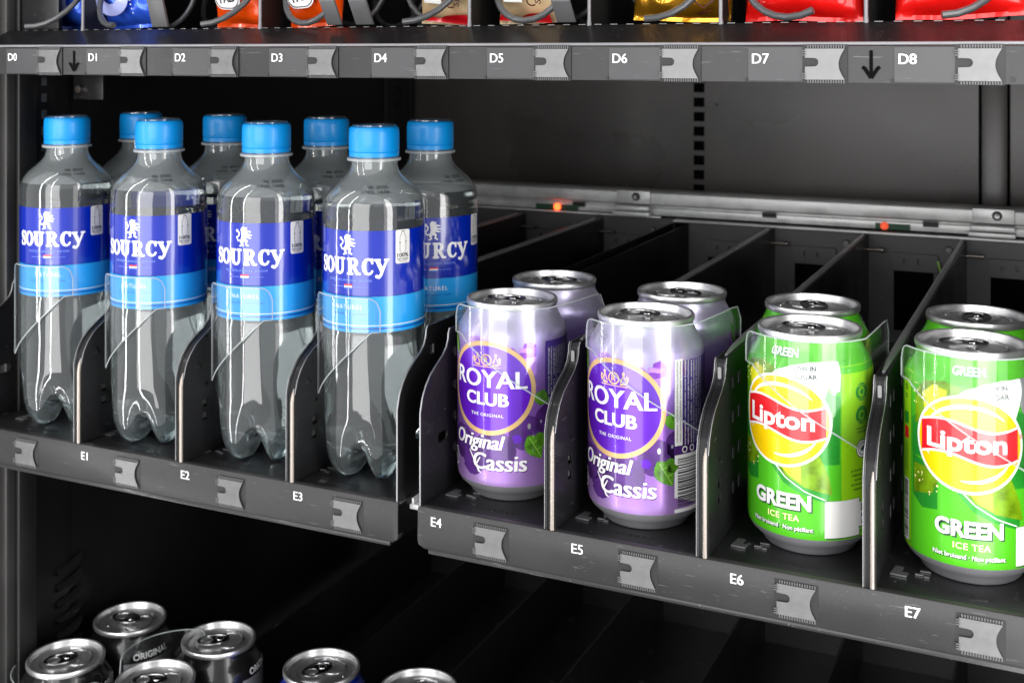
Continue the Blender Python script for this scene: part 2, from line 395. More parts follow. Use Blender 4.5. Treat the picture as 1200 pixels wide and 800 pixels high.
lad = MB().box(WX, WX + .004, 1.178, 1.184, -.94, .34).box(WX, WX + .004, 1.231, 1.237, -.94, .34).box(WX, WX + .002, 1.184, 1.231, -.94, .34)
lad.build('ladder_rail', M['strip'], wl)
for k in range(26):
    z = -.16 + k * .016
    MB().box(WX + .002, WX + .0026, 1.200, 1.214, z, z + .009).build('slot', M['dark'], wl)

wb = tag(MB().box(WX, .02, WB, WB + .012, -.95, .35).build('wall_back', M['grey_wall']), 'dark grey painted back wall of the machine', None, None, 'structure')
wb.location.z = CZ
for k in range(28):                          # square punched slots
    z = -.150 + k * .0154
    MB().box(-.3715, -.3600, WB - .0012, WB - .0002, z, z + .0100).build('slot', M['hole'], wb)
MB().box(-.0875, -.0850, WB - .004, WB - .0003, -.9, .34).build('seam', M['hole'], wb)
MB().box(-.0845, -.0625, WB - .0022, WB - .0003, -.9, .34).build('cover_strip', M['grey_wall'], wb, bevel=.0003)
MB().box(-.0620, -.0595, WB - .004, WB - .0003, -.9, .34).build('seam', M['hole'], wb)
for (x, z) in ((-.347, .02), (-.347, -.055), (-.30, -.02)):
    b = MB(); b.tube([(x, WB - .0010, z), (x, WB + .001, z)], .0016, 12); b.build('screw_hole', M['dark'], wb)
wr = tag(MB().box(.02, .032, .60, WB, -.95, .35).build('wall_right', M['black_wall']), 'black painted inner wall at the right end', None, None, 'structure')
wr.location.z = CZ
fl_ = tag(MB().box(WX, .02, .60, WB, -.95, -.938).build('floor', M['black_wall']), 'black cabinet floor under the lowest tray', None, None, 'structure'); fl_.location.z = CZ
ce = tag(MB().box(WX, .02, .62, WB, .338, .35).build('ceiling', M['black_wall']), 'black cabinet top', None, None, 'structure'); ce.location.z = CZ

ps = empty('door_post', (0, 0, 0))
tag(ps, 'grey metal post of the cabinet at the left edge, behind the tray fronts', 'post')
MB().box(WX - .004, WX + .0085, .637, .650, -.94, .34).build('post_face', M['post'], ps, bevel=.002)
MB().box(WX + .0090, WX + .0125, .645, .662, -.94, .34).build('rubber_seal', M['dark'], ps, bevel=.001)
hb = empty('hanger_bracket', (-.69, .70, 0))
tag(hb, 'small grey steel bracket with a bolt under the left end of the snack tray', 'bracket')
MB().box(-.014, .016, -.001, .001, -.036, -.017).build('plate', M['black'], hb, bevel=.0006)
b = MB(); b.tube([(-.006, -.001, -.028), (-.006, -.0045, -.028)], [.0035, .0028], 14); b.build('bolt', M['steel'], hb, smooth=40)

# ------------------------------------------------------------------ price clip and printed codes
def clip_mesh():
    W_, H_ = .0195, .0155
    out = [(0, 0), (W_, 0)]
    out += [(W_ - .0030 * math.sin(PI * k / 12) - 0, H_ * k / 12) for k in range(1, 12)]
    out += [(W_, H_), (0, H_), (0, H_ * .70)]
    out += [(.0048 + .0018 * math.cos(R(90 - 180 * k / 8)), H_ * .56 + .0020 * math.sin(R(90 - 180 * k / 8))) for k in range(9)]
    out += [(0, H_ * .42)]
    return MB().prism(out, -.0012, -.0004, 'y').mesh('clip_plate', bevel=.00015, bseg=1)
CLIP = clip_mesh(); CLIP.materials.append(M['clip'])
def comb_mesh():
    b = MB()
    for z in (-.0016, .0157):
        for k in range(15):
            x = .0012 + k * .00125; b.box(x, x + .0006, -.0009, -.0001, z, z + .0015)
    for z in (.0005, .0120):
        for k in range(3): b.box(-.0012, .0006, -.0016, -.0003, z + k * .0011, z + k * .0011 + .0005)
    return b.mesh('comb')
COMB = comb_mesh(); COMB.materials.append(M['bracket'])
def clip(par, x, z, y, back=True):
    if back: MB().box(x - .0014, x + .0206, y - .0003, y - .0001, z - .0018, z + .0174).build('clip_recess', M['dark'], par)
    o = link('price_clip', CLIP, None, par); o.location = (x, y - .0003, z)
    o = link('clip_teeth', COMB, None, par); o.location = (x, y - .0003, z); return o
def uX(u, Y):
    a = (u - 600) / 1412; return Y / (.4258 * a + .9047) * (.9047 * a - .4258)

# ------------------------------------------------------------------ shelf E trays
DIV_PROF = [(0, 0), (0, .053), (.0025, .0610), (.0065, .0672), (.0120, .0725), (.0200, .0770), (.0270, .0805), (.0318, .0845), (.0340, .0890), (.0345, .0925), (.0362, .0950)]
def divider_holes():
    hs = []
    for y in (.049, .061, .094, .106, .139, .151):
        for z in (.079, .060, .040, .021): hs.append(rect(y, y + .0042, z - .0035, z + .0035))
    hs.append(ell(.0225, .0452, .0016, n=10))
    hs.append(rect(.0185, .0245, .0300, .0350)); hs.append(rect(.0185, .0245, .0215, .0265))
    return hs
def make_divider(right_end=False):
    root = bpy.data.objects.new('divider', None); sc.collection.objects.link(root)
    L = YB - YF
    outl = DIV_PROF + [(L, .0950), (L, 0)]
    b = MB()
    b.prism(outl, .0020, .0030, 'x', divider_holes()); b.prism(outl, -.0030, -.0020, 'x', divider_holes())
    # band closing the fold along the front and the top
    pr = DIV_PROF + [(L, .0950)]; V = []; F = []
    for (y, z) in pr: V += [(-.0019, y + .0004, z - .0006), (.0019, y + .0004, z - .0006)]
    for i in range(len(pr) - 1): F.append((2 * i, 2 * i + 2, 2 * i + 3, 2 * i + 1))
    MB().add(V, F).build('front_band', M['black_sheet'], root, smooth=40)
    sheet = b.build('sheet', M['black'], root, smooth=30)
    # bright steel front edge
    t = MB(); t.tube([(.0014, -.0004, .0005), (.0014, -.0004, .048), (.0014, .0004, .0525), (.0014, .0018, .0565)], [.0014, .0014, .0012, .0005], 12); t.build('front_edge', M['steel'], root, smooth=50)
    t = MB(); pts = [(.0032, y - .0003, z + .0003) for (y, z) in DIV_PROF[1:]]; t.tube(pts, .00022, 6)
    pts = [(-.0032, y - .0003, z + .0003) for (y, z) in DIV_PROF[0:]]; t.tube(pts, .0002, 6); t.build('thin_rim', M['edge'], root, smooth=60)  # thin lighter steel lines along both sides of the outline
    t = MB(); t.prism(rrect(-.0010, .0010, .0845, .0910, .0009), .0325, .0330, 'y'); t.build('oblong_slot', M['clip'], root)
    t = MB(); t.tube([(0, .046, .0945), (0, .062, .0953), (0, .090, .0956), (0, L - .004, .0958)], [.0008, .0016, .0022, .0022], 10); t.build('top_rail', M['rod'], root, smooth=60)
    t = MB(); t.tube([(.003, L - .012, .0840), (.016, L - .012, .0840)], [.0013, .0013], 10); t.tube([(.016, L - .012, .084), (.0175, L - .012, .084)], [.0024, .0024], 10)
    t.build('screw', M['steel'], root, smooth=40)
    t = MB()
    for z in (.0315, .0225): t.box(.0005, .0016, .0200, .0240, z, z + .0040)
    t.build('latch', M['bracket'], root)
    t = MB()
    for y in (.049, .061, .094, .106, .139, .151):
        for z in (.079, .060, .040, .021): t.box(.0024, .0033, y - .0003, y + .0003, z - .0030, z + .0030)
    t.build('slot_rims', M['plate'], root)['kind'] = 'stuff'
    return root
DIV = make_divider()
def put_divider(par, x, first=[True]):
    d = DIV if first[0] else copy_tree(DIV); first[0] = False
    d.parent = par; d.location = (x, YF + .0010, FL + .0006); return d
def end_panel(par, x, sgn, slot_y=.020):
    L = YB - YF
    outl = DIV_PROF + [(L, .0950), (L, 0)]
    hs = [rrect(slot_y, slot_y + .012, .030, .036, .0028)] + [rect(.038, .043, z - .003, z + .003) for z in (.022, .041, .060, .080)]
    b = MB(); b.prism([(y, z) for y, z in outl], 0, .0013, 'x', hs)
    o = b.build('end_panel', M['black_sheet'], par, smooth=30); o.location = (x, YF + .001, FL + .0006)
    t = MB(); t.tube([(.0006, y - .0003, z + .0003) for y, z in DIV_PROF], .0005, 6); q = t.build('thin_rim', M['edge'], o, smooth=60)  # thin lighter line along the panel outline
    if sgn: 
        t = MB()
        for z in (.022, .041, .060, .080): t.box(.0003, .0010, .0385, .0410, z - .0010, z + .0022)
        t.build('tab', M['clip'], o)
    return o
def floor_marks(par, x):
    x0 = x; x = x - .0215
    """punched slots with bent bright tabs near the front of each column"""
    b = MB(); b.prism([(x - .0125, .6290), (x - .0045, .6285), (x - .0040, .6330), (x - .0075, .6330), (x - .0070, .6390), (x - .0110, .6395)], FL + .0002, FL + .0009, 'z')
    b.build('floor_tab', M['edge'], par)
    b = MB()
    for (a, c, l) in ((-.001, .6335, .004), (.0035, .6320, .0025), (.001, .6385, .005)): b.box(x + a, x + a + l, c, c + .0012, FL + .0002, FL + .0007)
    b.build('floor_tab', M['edge'], par)
    b = MB()
    for k in range(7): b.box(x0 - .012 + k * .004, x0 - .0095 + k * .004, .6195, .6215, FL + .00005, FL + .0003)
    b.build('slot_row', M['dark'], par)
def tray(name, label, x0, x1, divs, cols, codes, clips, plates, rail=True):
    root = empty(name, (0, 0, 0)); tag(root, label, 'shelf tray', 'two side-by-side trays of the middle shelf')
    MB().box(x0, x1, YF + .002, YB, FL - .0012, FL).build('tray_floor', M['black'], root)
    # front strip: rolled top edge, straight face, rounded lower corners
    V = []; F = []
    prof = [(YF + .0045, FL - .0002), (YF + .0035, FL + .0006), (YF + .0020, FL + .0008), (YF + .0006, FL + .0001), (YF, FL - .0012), (YF, FL - .0215), (YF + .0008, FL - .0230), (YF + .0050, FL - .0232)]
    m = len(prof); xs = [x0, x0 + .0008, x0 + .004, x1 - .004, x1 - .0008, x1]
    cut = [.0050, .0022, 0, 0, .0022, .0050]
    for x, c in zip(xs, cut):
        for (y, z) in prof: V.append((x, y, max(z, FL - .0232 + c)))
    for i in range(len(xs) - 1):
        for k in range(m - 1): F.append((i * m + k, i * m + k + 1, (i + 1) * m + k + 1, (i + 1) * m + k))
    o = MB().add(V, F).build('front_strip', M['strip'], root, smooth=35)
    sm = o.modifiers.new('thickness', 'SOLIDIFY'); sm.thickness = -.0010; sm.offset = 0
    MB().box(x0 + .006, x1 - .006, YF + .001, YF + .004, FL - .0262, FL - .0235).build('lower_lip', M['black'], root, bevel=.0006)
    for x in divs: put_divider(root, x)
    for u0, u1 in plates: MB().box(u0, u1, YF - .0004, YF - .0002, FL - .0212, FL - .0030).build('label_plate', M['plate' if name else 'plate'], root)
    for (s, x) in codes: flat('slot_code', text(s, None, .0052, x, FL - .0064, smear=.00016), M['white_ink'], root, YF - .0007)
    for x in clips: clip(root, x, FL - .0196, YF - .0003)
    for x in cols: floor_marks(root, x)
    # back of the tray: motor plate with a bracket per column
    b = MB().box(x0, x1, YB, YB + .0015, FL, -.162); b.build('motor_plate', M['bracket'], root)
    for x in cols:
        q = MB(); q.prism(rrect(x - .020, x + .020, -.196, -.180, .002), YB - .004, YB - .0003, 'y', [ell(x - .008, -.187, .0017, .0026, n=12), ell(x + .004, -.187, .0017, .0026, n=12)])
        br = q.build('motor_bracket', M['bracket'], root, bevel=.0004, bseg=1)
        MB().box(x - .018, x + .016, YB - .002, YB - .0004, -.250, -.1965).build('recess', M['hole'], root)
        t = MB(); t.tube([(x + .029, YB, -.175), (x + .029, YB - .003, -.175)], [.0034, .0026], 14); t.build('screw', M['clip'], root, smooth=40)
        t = MB(); t.tube([(x - .028, YB, -.222), (x - .028, YB - .002, -.222)], [.0020, .0016], 10); t.build('screw', M['clip'], root, smooth=40)
    return root
LX0, LX1 = -.706, -.3585
RX0, RX1 = -.3450, -.0080
y_ = YF
left_cols = (-.655, -.573, -.491, -.4085)
right_cols = (-.3055, -.2225, -.1335, -.0520)
divL = (-.6075, -.5205, -.4347); divR = (-.2625, -.1765, -.0925)
tl = tray('bottle_tray', 'black steel tray under the water bottles, codes E1 to E3 on its front', LX0, LX1, divL, left_cols,
          [('E1', uX(100, y_)), ('E2', uX(218, y_)), ('E3', uX(350, y_))], [uX(20, y_), uX(137, y_), uX(257, y_), uX(392, y_)],
          [(uX(93, y_), uX(136, y_)), (uX(342, y_), uX(392, y_))])
tr_ = tray('can_tray', 'black steel tray under the purple and green cans, codes E4 to E7 on its front', RX0, RX1, divR, right_cols,
           [('E4', uX(512, y_)), ('E5', uX(677, y_)), ('E6', uX(864, y_)), ('E7', uX(1070, y_))], [uX(558, y_), uX(728, y_), uX(911, y_), uX(1124, y_)],
           [(uX(503, y_), uX(557, y_)), (uX(667, y_), uX(728, y_)), (uX(850, y_), uX(911, y_)), (uX(1050, y_), uX(1124, y_))])
end_panel(tl, LX1 - .0016, True); end_panel(tl, LX0 + .0003, False)
end_panel(tr_, RX0 + .0003, True)

# galvanised rail across the back of the can tray
rl = empty('back_rail', (0, 0, 0)); tag(rl, 'galvanised steel rail along the back of the can tray with bolted joints', 'rail')
b = MB()
prof = [(1.150, -.1355), (1.124, -.1355), (1.121, -.1370), (1.121, -.1475), (1.125, -.1490), (1.131, -.1500), (1.131, -.1515), (1.127, -.1520), (1.127, -.1590), (1.150, -.1590)]
b.prism(prof, -.706, RX1 + .02, 'x'); b.build('rail_body', M['galv'], rl, bevel=.0005)
MB().box(-.700, -.3680, 1.1215, 1.1240, -.1610, -.1594).build('rail_lip', M['galv'], rl, bevel=.0004)
MB().box(-.3550, RX1 + .02, 1.1200, 1.1330, -.1632, -.1612).build('rail_lip', M['galv'], rl, bevel=.0004)
for u in (742, 1163):
    x = uX(u, 1.12)
    MB().box(x - .016, x + .018, 1.1180, 1.1208, -.1475, -.1350).build('joint_plate', M['galv'], rl, bevel=.0005)
    MB().box(x - .017, x + .019, 1.1090, 1.1207, -.1535, -.1490).build('joint_plate', M['galv'], rl, bevel=.0008)
    MB().box(x - .019, x + .019, 1.1120, 1.1207, -.1590, -.1550).build('joint_plate', M['galv'], rl, bevel=.0008)
    t = MB(); t.lathe([(.0038, 0), (.0042, .0012), (.0030, .0022), (.0024, .0012), (.001, .0010)], 18)
    q = t.build('bolt', M['edge'], rl, smooth=40); q.rotation_euler = (R(90), 0, 0); q.location = (x + .004, 1.1180, -.1405)
for u in (676, 900, 1090):
    x = uX(u, 1.12); MB().box(x - .0065, x + .0065, 1.1245, 1.1262, -.1545, -.1500).build('rail_slot', M['dark'], rl)
for u, mm in ((652, 'led'), (1036, 'led_dim')):
    x = uX(u, 1.12)
    ls = empty('indicator_led', (x, 1.1235, -.1555))
    tag(ls, 'glowing red orange indicator light on the rail behind the purple cans' if mm == 'led' else 'faint red indicator light on the rail behind the green cans', 'indicator light', 'red indicator lights on the back rail')
    MB().box(-.024 if mm == 'led' else -.008, .022, -.0004, .0006, -.0030, .0022).build('circuit_board', M['pcb'], ls)
    t = MB(); t.lathe([(.001, .0034), (.0022, .0030), (.0034, .0015), (.0036, 0)], 16)
    q = t.build('lens', M[mm], ls, smooth=60); q.rotation_euler = (R(90), 0, 0); q.location = (0, -.0006, 0)
cb = MB(); x = uX(1098, 1.12)
cb.tube([(x, 1.128, -.185), (x + .003, 1.126, -.195), (x + .001, 1.127, -.206), (x + .004, 1.130, -.220)], .0011, 8)
wire = cb.build('wire', M['leaf_pale'], None, smooth=60); wire.location.z = CZ; tag(wire, 'short thin coloured wire beside a motor bracket at the back of the can tray', 'wire')
# pale support between the two trays
sp = empty('tray_support', (0, 0, 0)); tag(sp, 'pale galvanised support strip in the gap between the two trays', 'support strip')
MB().box(LX1 + .0008, RX0 - .0008, YF + .012, YB, FL - .0070, FL - .0040).build('strip', M['galv'], sp, bevel=.0005)
MB().box(LX1 + .0020, LX1 + .0034, YF + .0125, YB, FL - .0040, FL - .0005).build('ridge', M['galv'], sp, bevel=.0003)

# ------------------------------------------------------------------ snack tray D
tD = empty('snack_tray', (0, 0, 0)); tag(tD, 'black snack tray along the top with codes D0 to D8 on its grey front strip', 'shelf tray')
DX0, DX1 = -.692, -.0225
MB().box(-.706, .012, .640, 1.16, FD - .0012, FD).build('tray_floor', M['black_sheet'], tD)
b = MB(); b.prism([(.6065, .0030), (.6085, .0043), (.6120, .0050), (.6380, FD - .0006), (.6400, FD), (.6400, FD - .0012), (.6090, .0035), (.6075, .0022)], -.706, .012, 'x')
b.build('sloped_lip', M['black_sheet'], tD, smooth=30)
b = MB(); b.tube([(-.700, .6062, .0046), (-.0215, .6062, .0046)], .00085, 8); b.build('rolled_edge', M['pin'], tD, smooth=60)
b = MB(); b.prism(rrect(-.700, DX1 + .0005, -.0148, .0034, .0018), YF + .0002, YF + .0016, 'y'); b.build('front_strip', M['strip'], tD, bevel=.0003, bseg=1)
sl = MB(); x = -.690
while x < -.03:
    sl.box(x, x + .0042, .6374, .6379, FD - .0002, FD + .0002); x += .0096
o = sl.build('slot_row', M['clip'], tD); o['kind'] = 'stuff'
Dp = [(8, 45), (102, 142), (203, 248), (316, 362), (436, 489), (571, 629), (714, 776), (877, 943), (1048, 1122)]
Dc = [47, 143, 249, 363, 489, 629, 777, 944, 1123]
for k, ((a, c), u) in enumerate(zip(Dp, Dc)):
    x0, x1 = uX(a, YF), uX(c, YF)
    MB().box(x0, x1, YF - .0004, YF - .0002, -.0142, .0028).build('label_plate', M['plate'], tD, bevel=.0001, bseg=1)
    flat('slot_code', text('D%d' % k, None, .0050, x0 + .0022, -.0030, smear=.00016, align='L'), M['white_ink'], tD, YF - .0007)
    clip(tD, uX(u, YF), -.0134, YF - .0002)
    if k: MB().box(x0 - .0016, x0 - .0002, YF - .0006, YF - .0001, -.0144, -.0128).build('notch', M['dark'], tD)
def arrow(h=.0135):
    return [stroke([(0, h / 2), (0, -h / 2 + .001)], .0016), stroke([(-.0042, -h * .10), (-.0030, -h * .16), (0, -h / 2)], .0018), stroke([(.0042, -h * .10), (.0030, -h * .16), (0, -h / 2)], .0018)]
flat('down_arrow', arrow(), M['hole'], tD, YF - .0004, uX(87, YF), -.0056)
flat('down_arrow', arrow(), M['hole'], tD, YF - .0004, uX(1021, YF), -.0056)
b = MB(); b.tube([(uX(1187, YF), YF, -.0125), (uX(1187, YF), YF - .0008, -.0125)], .0011, 10); b.build('rivet', M['dark'], tD)
DC = [-.673 + .0765 * k for k in range(9)]
for k in range(8):
    x = (DC[k] + DC[k + 1]) / 2
    if k in (0, 2, 4, 5, 6, 7):
        b = MB(); b.tube([(x, .6392, .075), (x, .6392, FD + .0035), (x, .6392, FD - .0010)], [.0010, .0011, .0016], 8)
        pn = b.build('divider_pin', M['pin'], tD, smooth=50)
        MB().box(x - .0004, x + .0004, .6405, 1.15, FD + .0001, .070).build('divider_sheet', M['dark'], tD)
for (x, wd, hi) in ((-.560, .0135, .1), (-.4205, .0110, .016), (-.3985, .0125, .016), (-.2640, .0115, .013)):
    # bent bracket: upright plate, knee, foot lying on the lip
    hh = FD + min(hi, .030)
    MB().prism([(.624, .09), (.624, hh), (.633, FD + .0012), (.6355, FD + .0012), (.6265, hh), (.6265, .09)], x - wd / 2, x + wd / 2, 'x').build('divider_bracket', M['bracket'], tD, bevel=.0006)
MB().box(-.700, -.664, .645, .649, FD + .0002, .08).build('end_cover', M['black'], tD, bevel=.001)

# coils
def coil(k, x, a_end, hand, ylen=.46, turns=4):
    root = empty('snack_coil', (x, .636, FD + .0315)); rr = .0290
    tag(root, None, 'coil', 'spiral coils of the snack tray')
    b = MB(); pts = []
    n = int(turns * 26)
    for i in range(n + 1):
        t = i / 26; th = R(a_end) + hand * 2 * PI * t
        pts.append((rr * math.cos(th), .002 + .055 * t + .012 * (math.sin(th) + 0), rr * math.sin(th)))
    b.tube(pts, .0020, 8); b.build('spiral_wire', M['coil'], root, smooth=60)
    b = MB(); b.tube([(0, .055 * turns, 0), (0, .49, 0)], .006, 10); b.build('hub', M['coil'], root, smooth=40); return root
labs = ['dark spiral coil at the far left over slot D0, curving before a blue snack bag',
        'dark spiral coil over slot D1 passing before the larger blue bag',
        'dark spiral coil before the left orange bag above slot D2',
        'dark spiral coil before the right orange bag above slot D3',
        'dark spiral coil before the left beige bag above slot D4',
        'dark spiral coil before the right beige bag above slot D5',
        'dark spiral coil before the gold bag above slot D6',
        'dark spiral coil before the left red bag above slot D7',
        'dark spiral coil before the right red bag above slot D8']
ends = [(-95, 1), (-85, -1), (-88, 1), (-40, -1), (-90, 1), (-35, -1), (-92, 1), (-62, -1), (-90, 1)]
for k in range(9):
    c = coil(k, DC[k], ends[k][0], ends[k][1]); c['label'] = labs[k]

# snack bags
def foil(name, col, metal=.35, rough=.22, var=.1):
    return mat(name, col, rough, metal, .4, var=var, vscale=30, bump=.5, bscale=90)
M['f_blue'] = foil('blue_foil', srgb(48, 96, 228)); M['f_orange'] = foil('orange_foil', srgb(255, 84, 8), .15)
M['f_beige'] = foil('beige_foil', srgb(206, 180, 138), .15, .35); M['f_gold'] = foil('gold_foil', srgb(226, 160, 40), .85, .2)
M['f_red'] = foil('red_foil', srgb(236, 22, 18), .2)
M['f_pale'] = mat('pale_blue_print', srgb(168, 176, 232), .3, .1, .4); M['brown_ink'] = mat('brown_ink', srgb(80, 40, 20), .4)
def bag(name, u0, u1, y, m, seed, tilt=0, lean=0, h=.13, th=.018, corner=(0, 0), dz=0):
    xa, xb = uX(u0, y), uX(u1, y); W_ = xb - xa
    root = empty('snack_bag', ((xa + xb) / 2, y, FD + .0012 + dz)); root.rotation_euler = (R(lean), R(tilt), 0)
    nx, nz = 34, 56; V = []; F = []
    for side in (0, 1):
        for j in range(nz + 1):
            tz = j / nz; z = h * tz
            for i in range(nx + 1):
                tx = i / nx; x = (tx - .5) * W_
                prof = (max(0, math.sin(PI * min(1, max(0, (z - .004) / (h - .008))))) ** .38) * (max(0, math.sin(PI * tx)) ** .45)
                fall = min(1, max(0, (z - .002) / .012))
                cr = noise.noise(Vector((x * 60 + seed, z * 60, side * 3.1))) * .0050 + noise.noise(Vector((x * 150, z * 110 + seed, side))) * .0028 + abs(noise.noise(Vector((x * 90 + z * 60, z * 40 + seed, side)))) * .004
                yy = th * prof + cr * min(1, prof * 1.5) + .0005
                ridge = 0 if z > .006 else math.sin(x * 2200) * .00012
                yw = .0015 * math.sin(x * 120 + seed) * (1 - fall)
                zz = z + (corner[0] * max(0, 1 - tx * 2.2) + corner[1] * max(0, tx * 2.2 - 1.2)) * max(0, 1 - z / .03)
                xx = x * (1 - .10 * min(1, prof) * (1 - .5 * fall))
                V.append((xx, (yw + yy + ridge) * (1 if side else 1) if side else yw - yy + ridge, zz))
    n1 = (nx + 1) * (nz + 1)
    for side in (0, 1):
        for j in range(nz):
            for i in range(nx):
                a = side * n1 + j * (nx + 1) + i; q = (a, a + 1, a + nx + 2, a + nx + 1); F.append(q if not side else q[::-1])
    for i in range(nx):
        F.append((i, n1 + i, n1 + i + 1, i + 1)); a = nz * (nx + 1) + i; F.append((a, a + 1, n1 + a + 1, n1 + a))
    for j in range(nz):
        a = j * (nx + 1); F.append((a, a + nx + 1, n1 + a + nx + 1, n1 + a)); a += nx; F.append((a, n1 + a, n1 + a + nx + 1, a + nx + 1))
    MB().add(V, F).build('bag_body', m, root, smooth=50)
    return root, (lambda x, z: -.0035 - (th * (max(0, math.sin(PI * min(1, max(0, (z - .004) / (h - .008))))) ** .38) * (max(0, math.sin(PI * (x / W_ + .5))) ** .45)) - .0030)
def bag_print(root, yf, name, shapes, m, step=.003):
    """print laid over the bulged front of a bag"""
    bm = bmesh.new()
    for k, (V, F) in enumerate(shapes):
        vs = [bm.verts.new((p[0], .00003 * (k % 7), p[1])) for p in V]
        for q in F:
            try: bm.faces.new([vs[i] for i in q])
            except ValueError: pass
    for ax in (0, 2):
        lo = min(v.co[ax] for v in bm.verts); hi = max(v.co[ax] for v in bm.verts); x = lo + step
        while x < hi:
            co = [0, 0, 0]; no = [0, 0, 0]; co[ax] = x; no[ax] = 1
            bmesh.ops.bisect_plane(bm, geom=bm.verts[:] + bm.edges[:] + bm.faces[:], plane_co=co, plane_no=no, dist=1e-7); x += step
    for v in bm.verts: v.co.y = yf(v.co.x, v.co.z) - v.co.y
    for f in bm.faces:
        f.normal_update()
        if f.normal.y > 0: f.normal_flip()
    me = bpy.data.meshes.new(name); bm.to_mesh(me); bm.free(); me.shade_smooth()
    return link(name, me, m, root)
BG = 'snack bags standing in the top tray'
b1, f = bag('b', 50, 110, .672, M['f_blue'], 1.3, 2); tag(b1, 'narrow blue snack bag at the far left above slot D0', 'snack bag', BG)
bag_print(b1, f, 'pale_print', [poly(rrect(-.019, .014, .010, .05, .006))], M['f_pale'])
bag_print(b1, f, 'dotted_print', [poly(ell(-.012 + .0032 * k, .0125, .0005, n=8)) for k in range(8)] + [poly(ell(.001, .0125 + .003 * k, .0005, n=8)) for k in range(8)], M['white_ink'])
b2, f = bag('b', 119, 190, .668, M['f_blue'], 4.1, -3); tag(b2, 'wide blue snack bag left of the first black bracket, above slot D1', 'snack bag', BG)
bag_print(b2, f, 'pale_print', [poly(ell(-.002, .022, .016, .013), [ell(-.001, .025, .007, .008)])], M['f_pale'])
bag_print(b2, f, 'dotted_print', [poly(ell(-.018, .010 + .003 * k, .0005, n=8)) for k in range(8)] + [poly(ell(.015, .010 + .003 * k, .0005, n=8)) for k in range(8)], M['white_ink'])
for (u0, u1, se, lab, mir) in ((256, 315, 2.2, 'orange snack bag on the left of the two orange ones, above slot D2', 1), (343, 402, 7.7, 'orange snack bag on the right of the two orange ones, above slot D3', -1)):
    g, f = bag('b', u0, u1, .664, M['f_orange'], se, 3 * mir, corner=(-.001, 0)); tag(g, lab, 'snack bag', BG)
    cx = -.001
    bag_print(g, f, 'badge', [poly(rrect(cx - .0105, cx + .0105, .0115, .034, .007))], M['white_ink'])
    bag_print(g, lambda x, z, f=f: f(x, z) - .0002, 'badge_outline', [poly(rrect(cx - .0098, cx + .0098, .0122, .033, .0065), [rrect(cx - .0092, cx + .0092, .0128, .0324, .006)])], M['black_ink'])
    bag_print(g, lambda x, z, f=f: f(x, z) - .0004, 'lettering', text('PAD', .013, .0062, cx + .001, .0192, bold=.03, rot=R(8)) + text('OVO', .013, .005, cx, .0262, bold=.03, rot=R(8)), M['black_ink'])
for (u0, u1, se, lab, ti) in ((494, 562, 3.2, 'beige snack bag with a red bottom edge, left of the beige pair above slot D4', 6), (586, 658, 9.1, 'beige snack bag with a red bottom edge, right of the beige pair above slot D5', 3)):
    g, f = bag('b', u0, u1, .662, M['f_beige'], se, ti, corner=(-.001, .002)); tag(g, lab, 'snack bag', BG)
    bag_print(g, lambda x, z, f=f: f(x, z) + .0006, 'red_edge', [poly([(-.018, .0012), (.017, .0012), (.016, .0075), (.004, .0060), (-.004, .0035), (-.016, .005)])], M['red'])
    bag_print(g, f, 'blank_patch', [poly(rect(-.0115, .0015, .0125, .028))], M['offwhite'])
    bag_print(g, lambda x, z, f=f: f(x, z) - .0001, 'lettering', text('C', None, .006, .0068, .0135, bold=.01) + text('SELECT', .020, .0035, .0125, .022, bold=.02, rot=R(80)), M['brown_ink'])
g, f = bag('b', 742, 856, .655, M['f_gold'], 5.5, 3, lean=-6, corner=(0, .0015)); tag(g, 'gold foil snack bag above slot D6', 'snack bag', BG)
bag_print(g, lambda x, z, f=f: f(x, z) - .0001, 'dark_print', [stroke([(.004, .006), (.010, .011), (.016, .007), (.022, .012)], .0012), stroke([(.002, .012), (.009, .016), (.018, .013)], .0010), stroke([(.012, .004), (.020, .006)], .0010)], M['brown_ink'])
g, f = bag('b', 874, 1012, .655, M['f_red'], 6.6, 1, lean=-8, corner=(-.001, -.001)); tag(g, 'glossy red snack bag above slot D7, left of the two red ones', 'snack bag', BG)
bag_print(g, f, 'dark_print', [poly([(-.004, .012), (.010, .010), (.020, .030), (-.010, .030)])], M['black_ink'])
bag_print(g, lambda x, z, f=f: f(x, z) - .0002, 'silver_print', [poly([(.000, .013), (.004, .012), (.008, .030), (.003, .030)])], M['silver_ink'])
g, f = bag('b', 1050, 1214, .655, M['f_red'], 8.3, -1, lean=-8, corner=(0, .001)); tag(g, 'glossy red snack bag at the right end of the top tray, above slot D8', 'snack bag', BG)

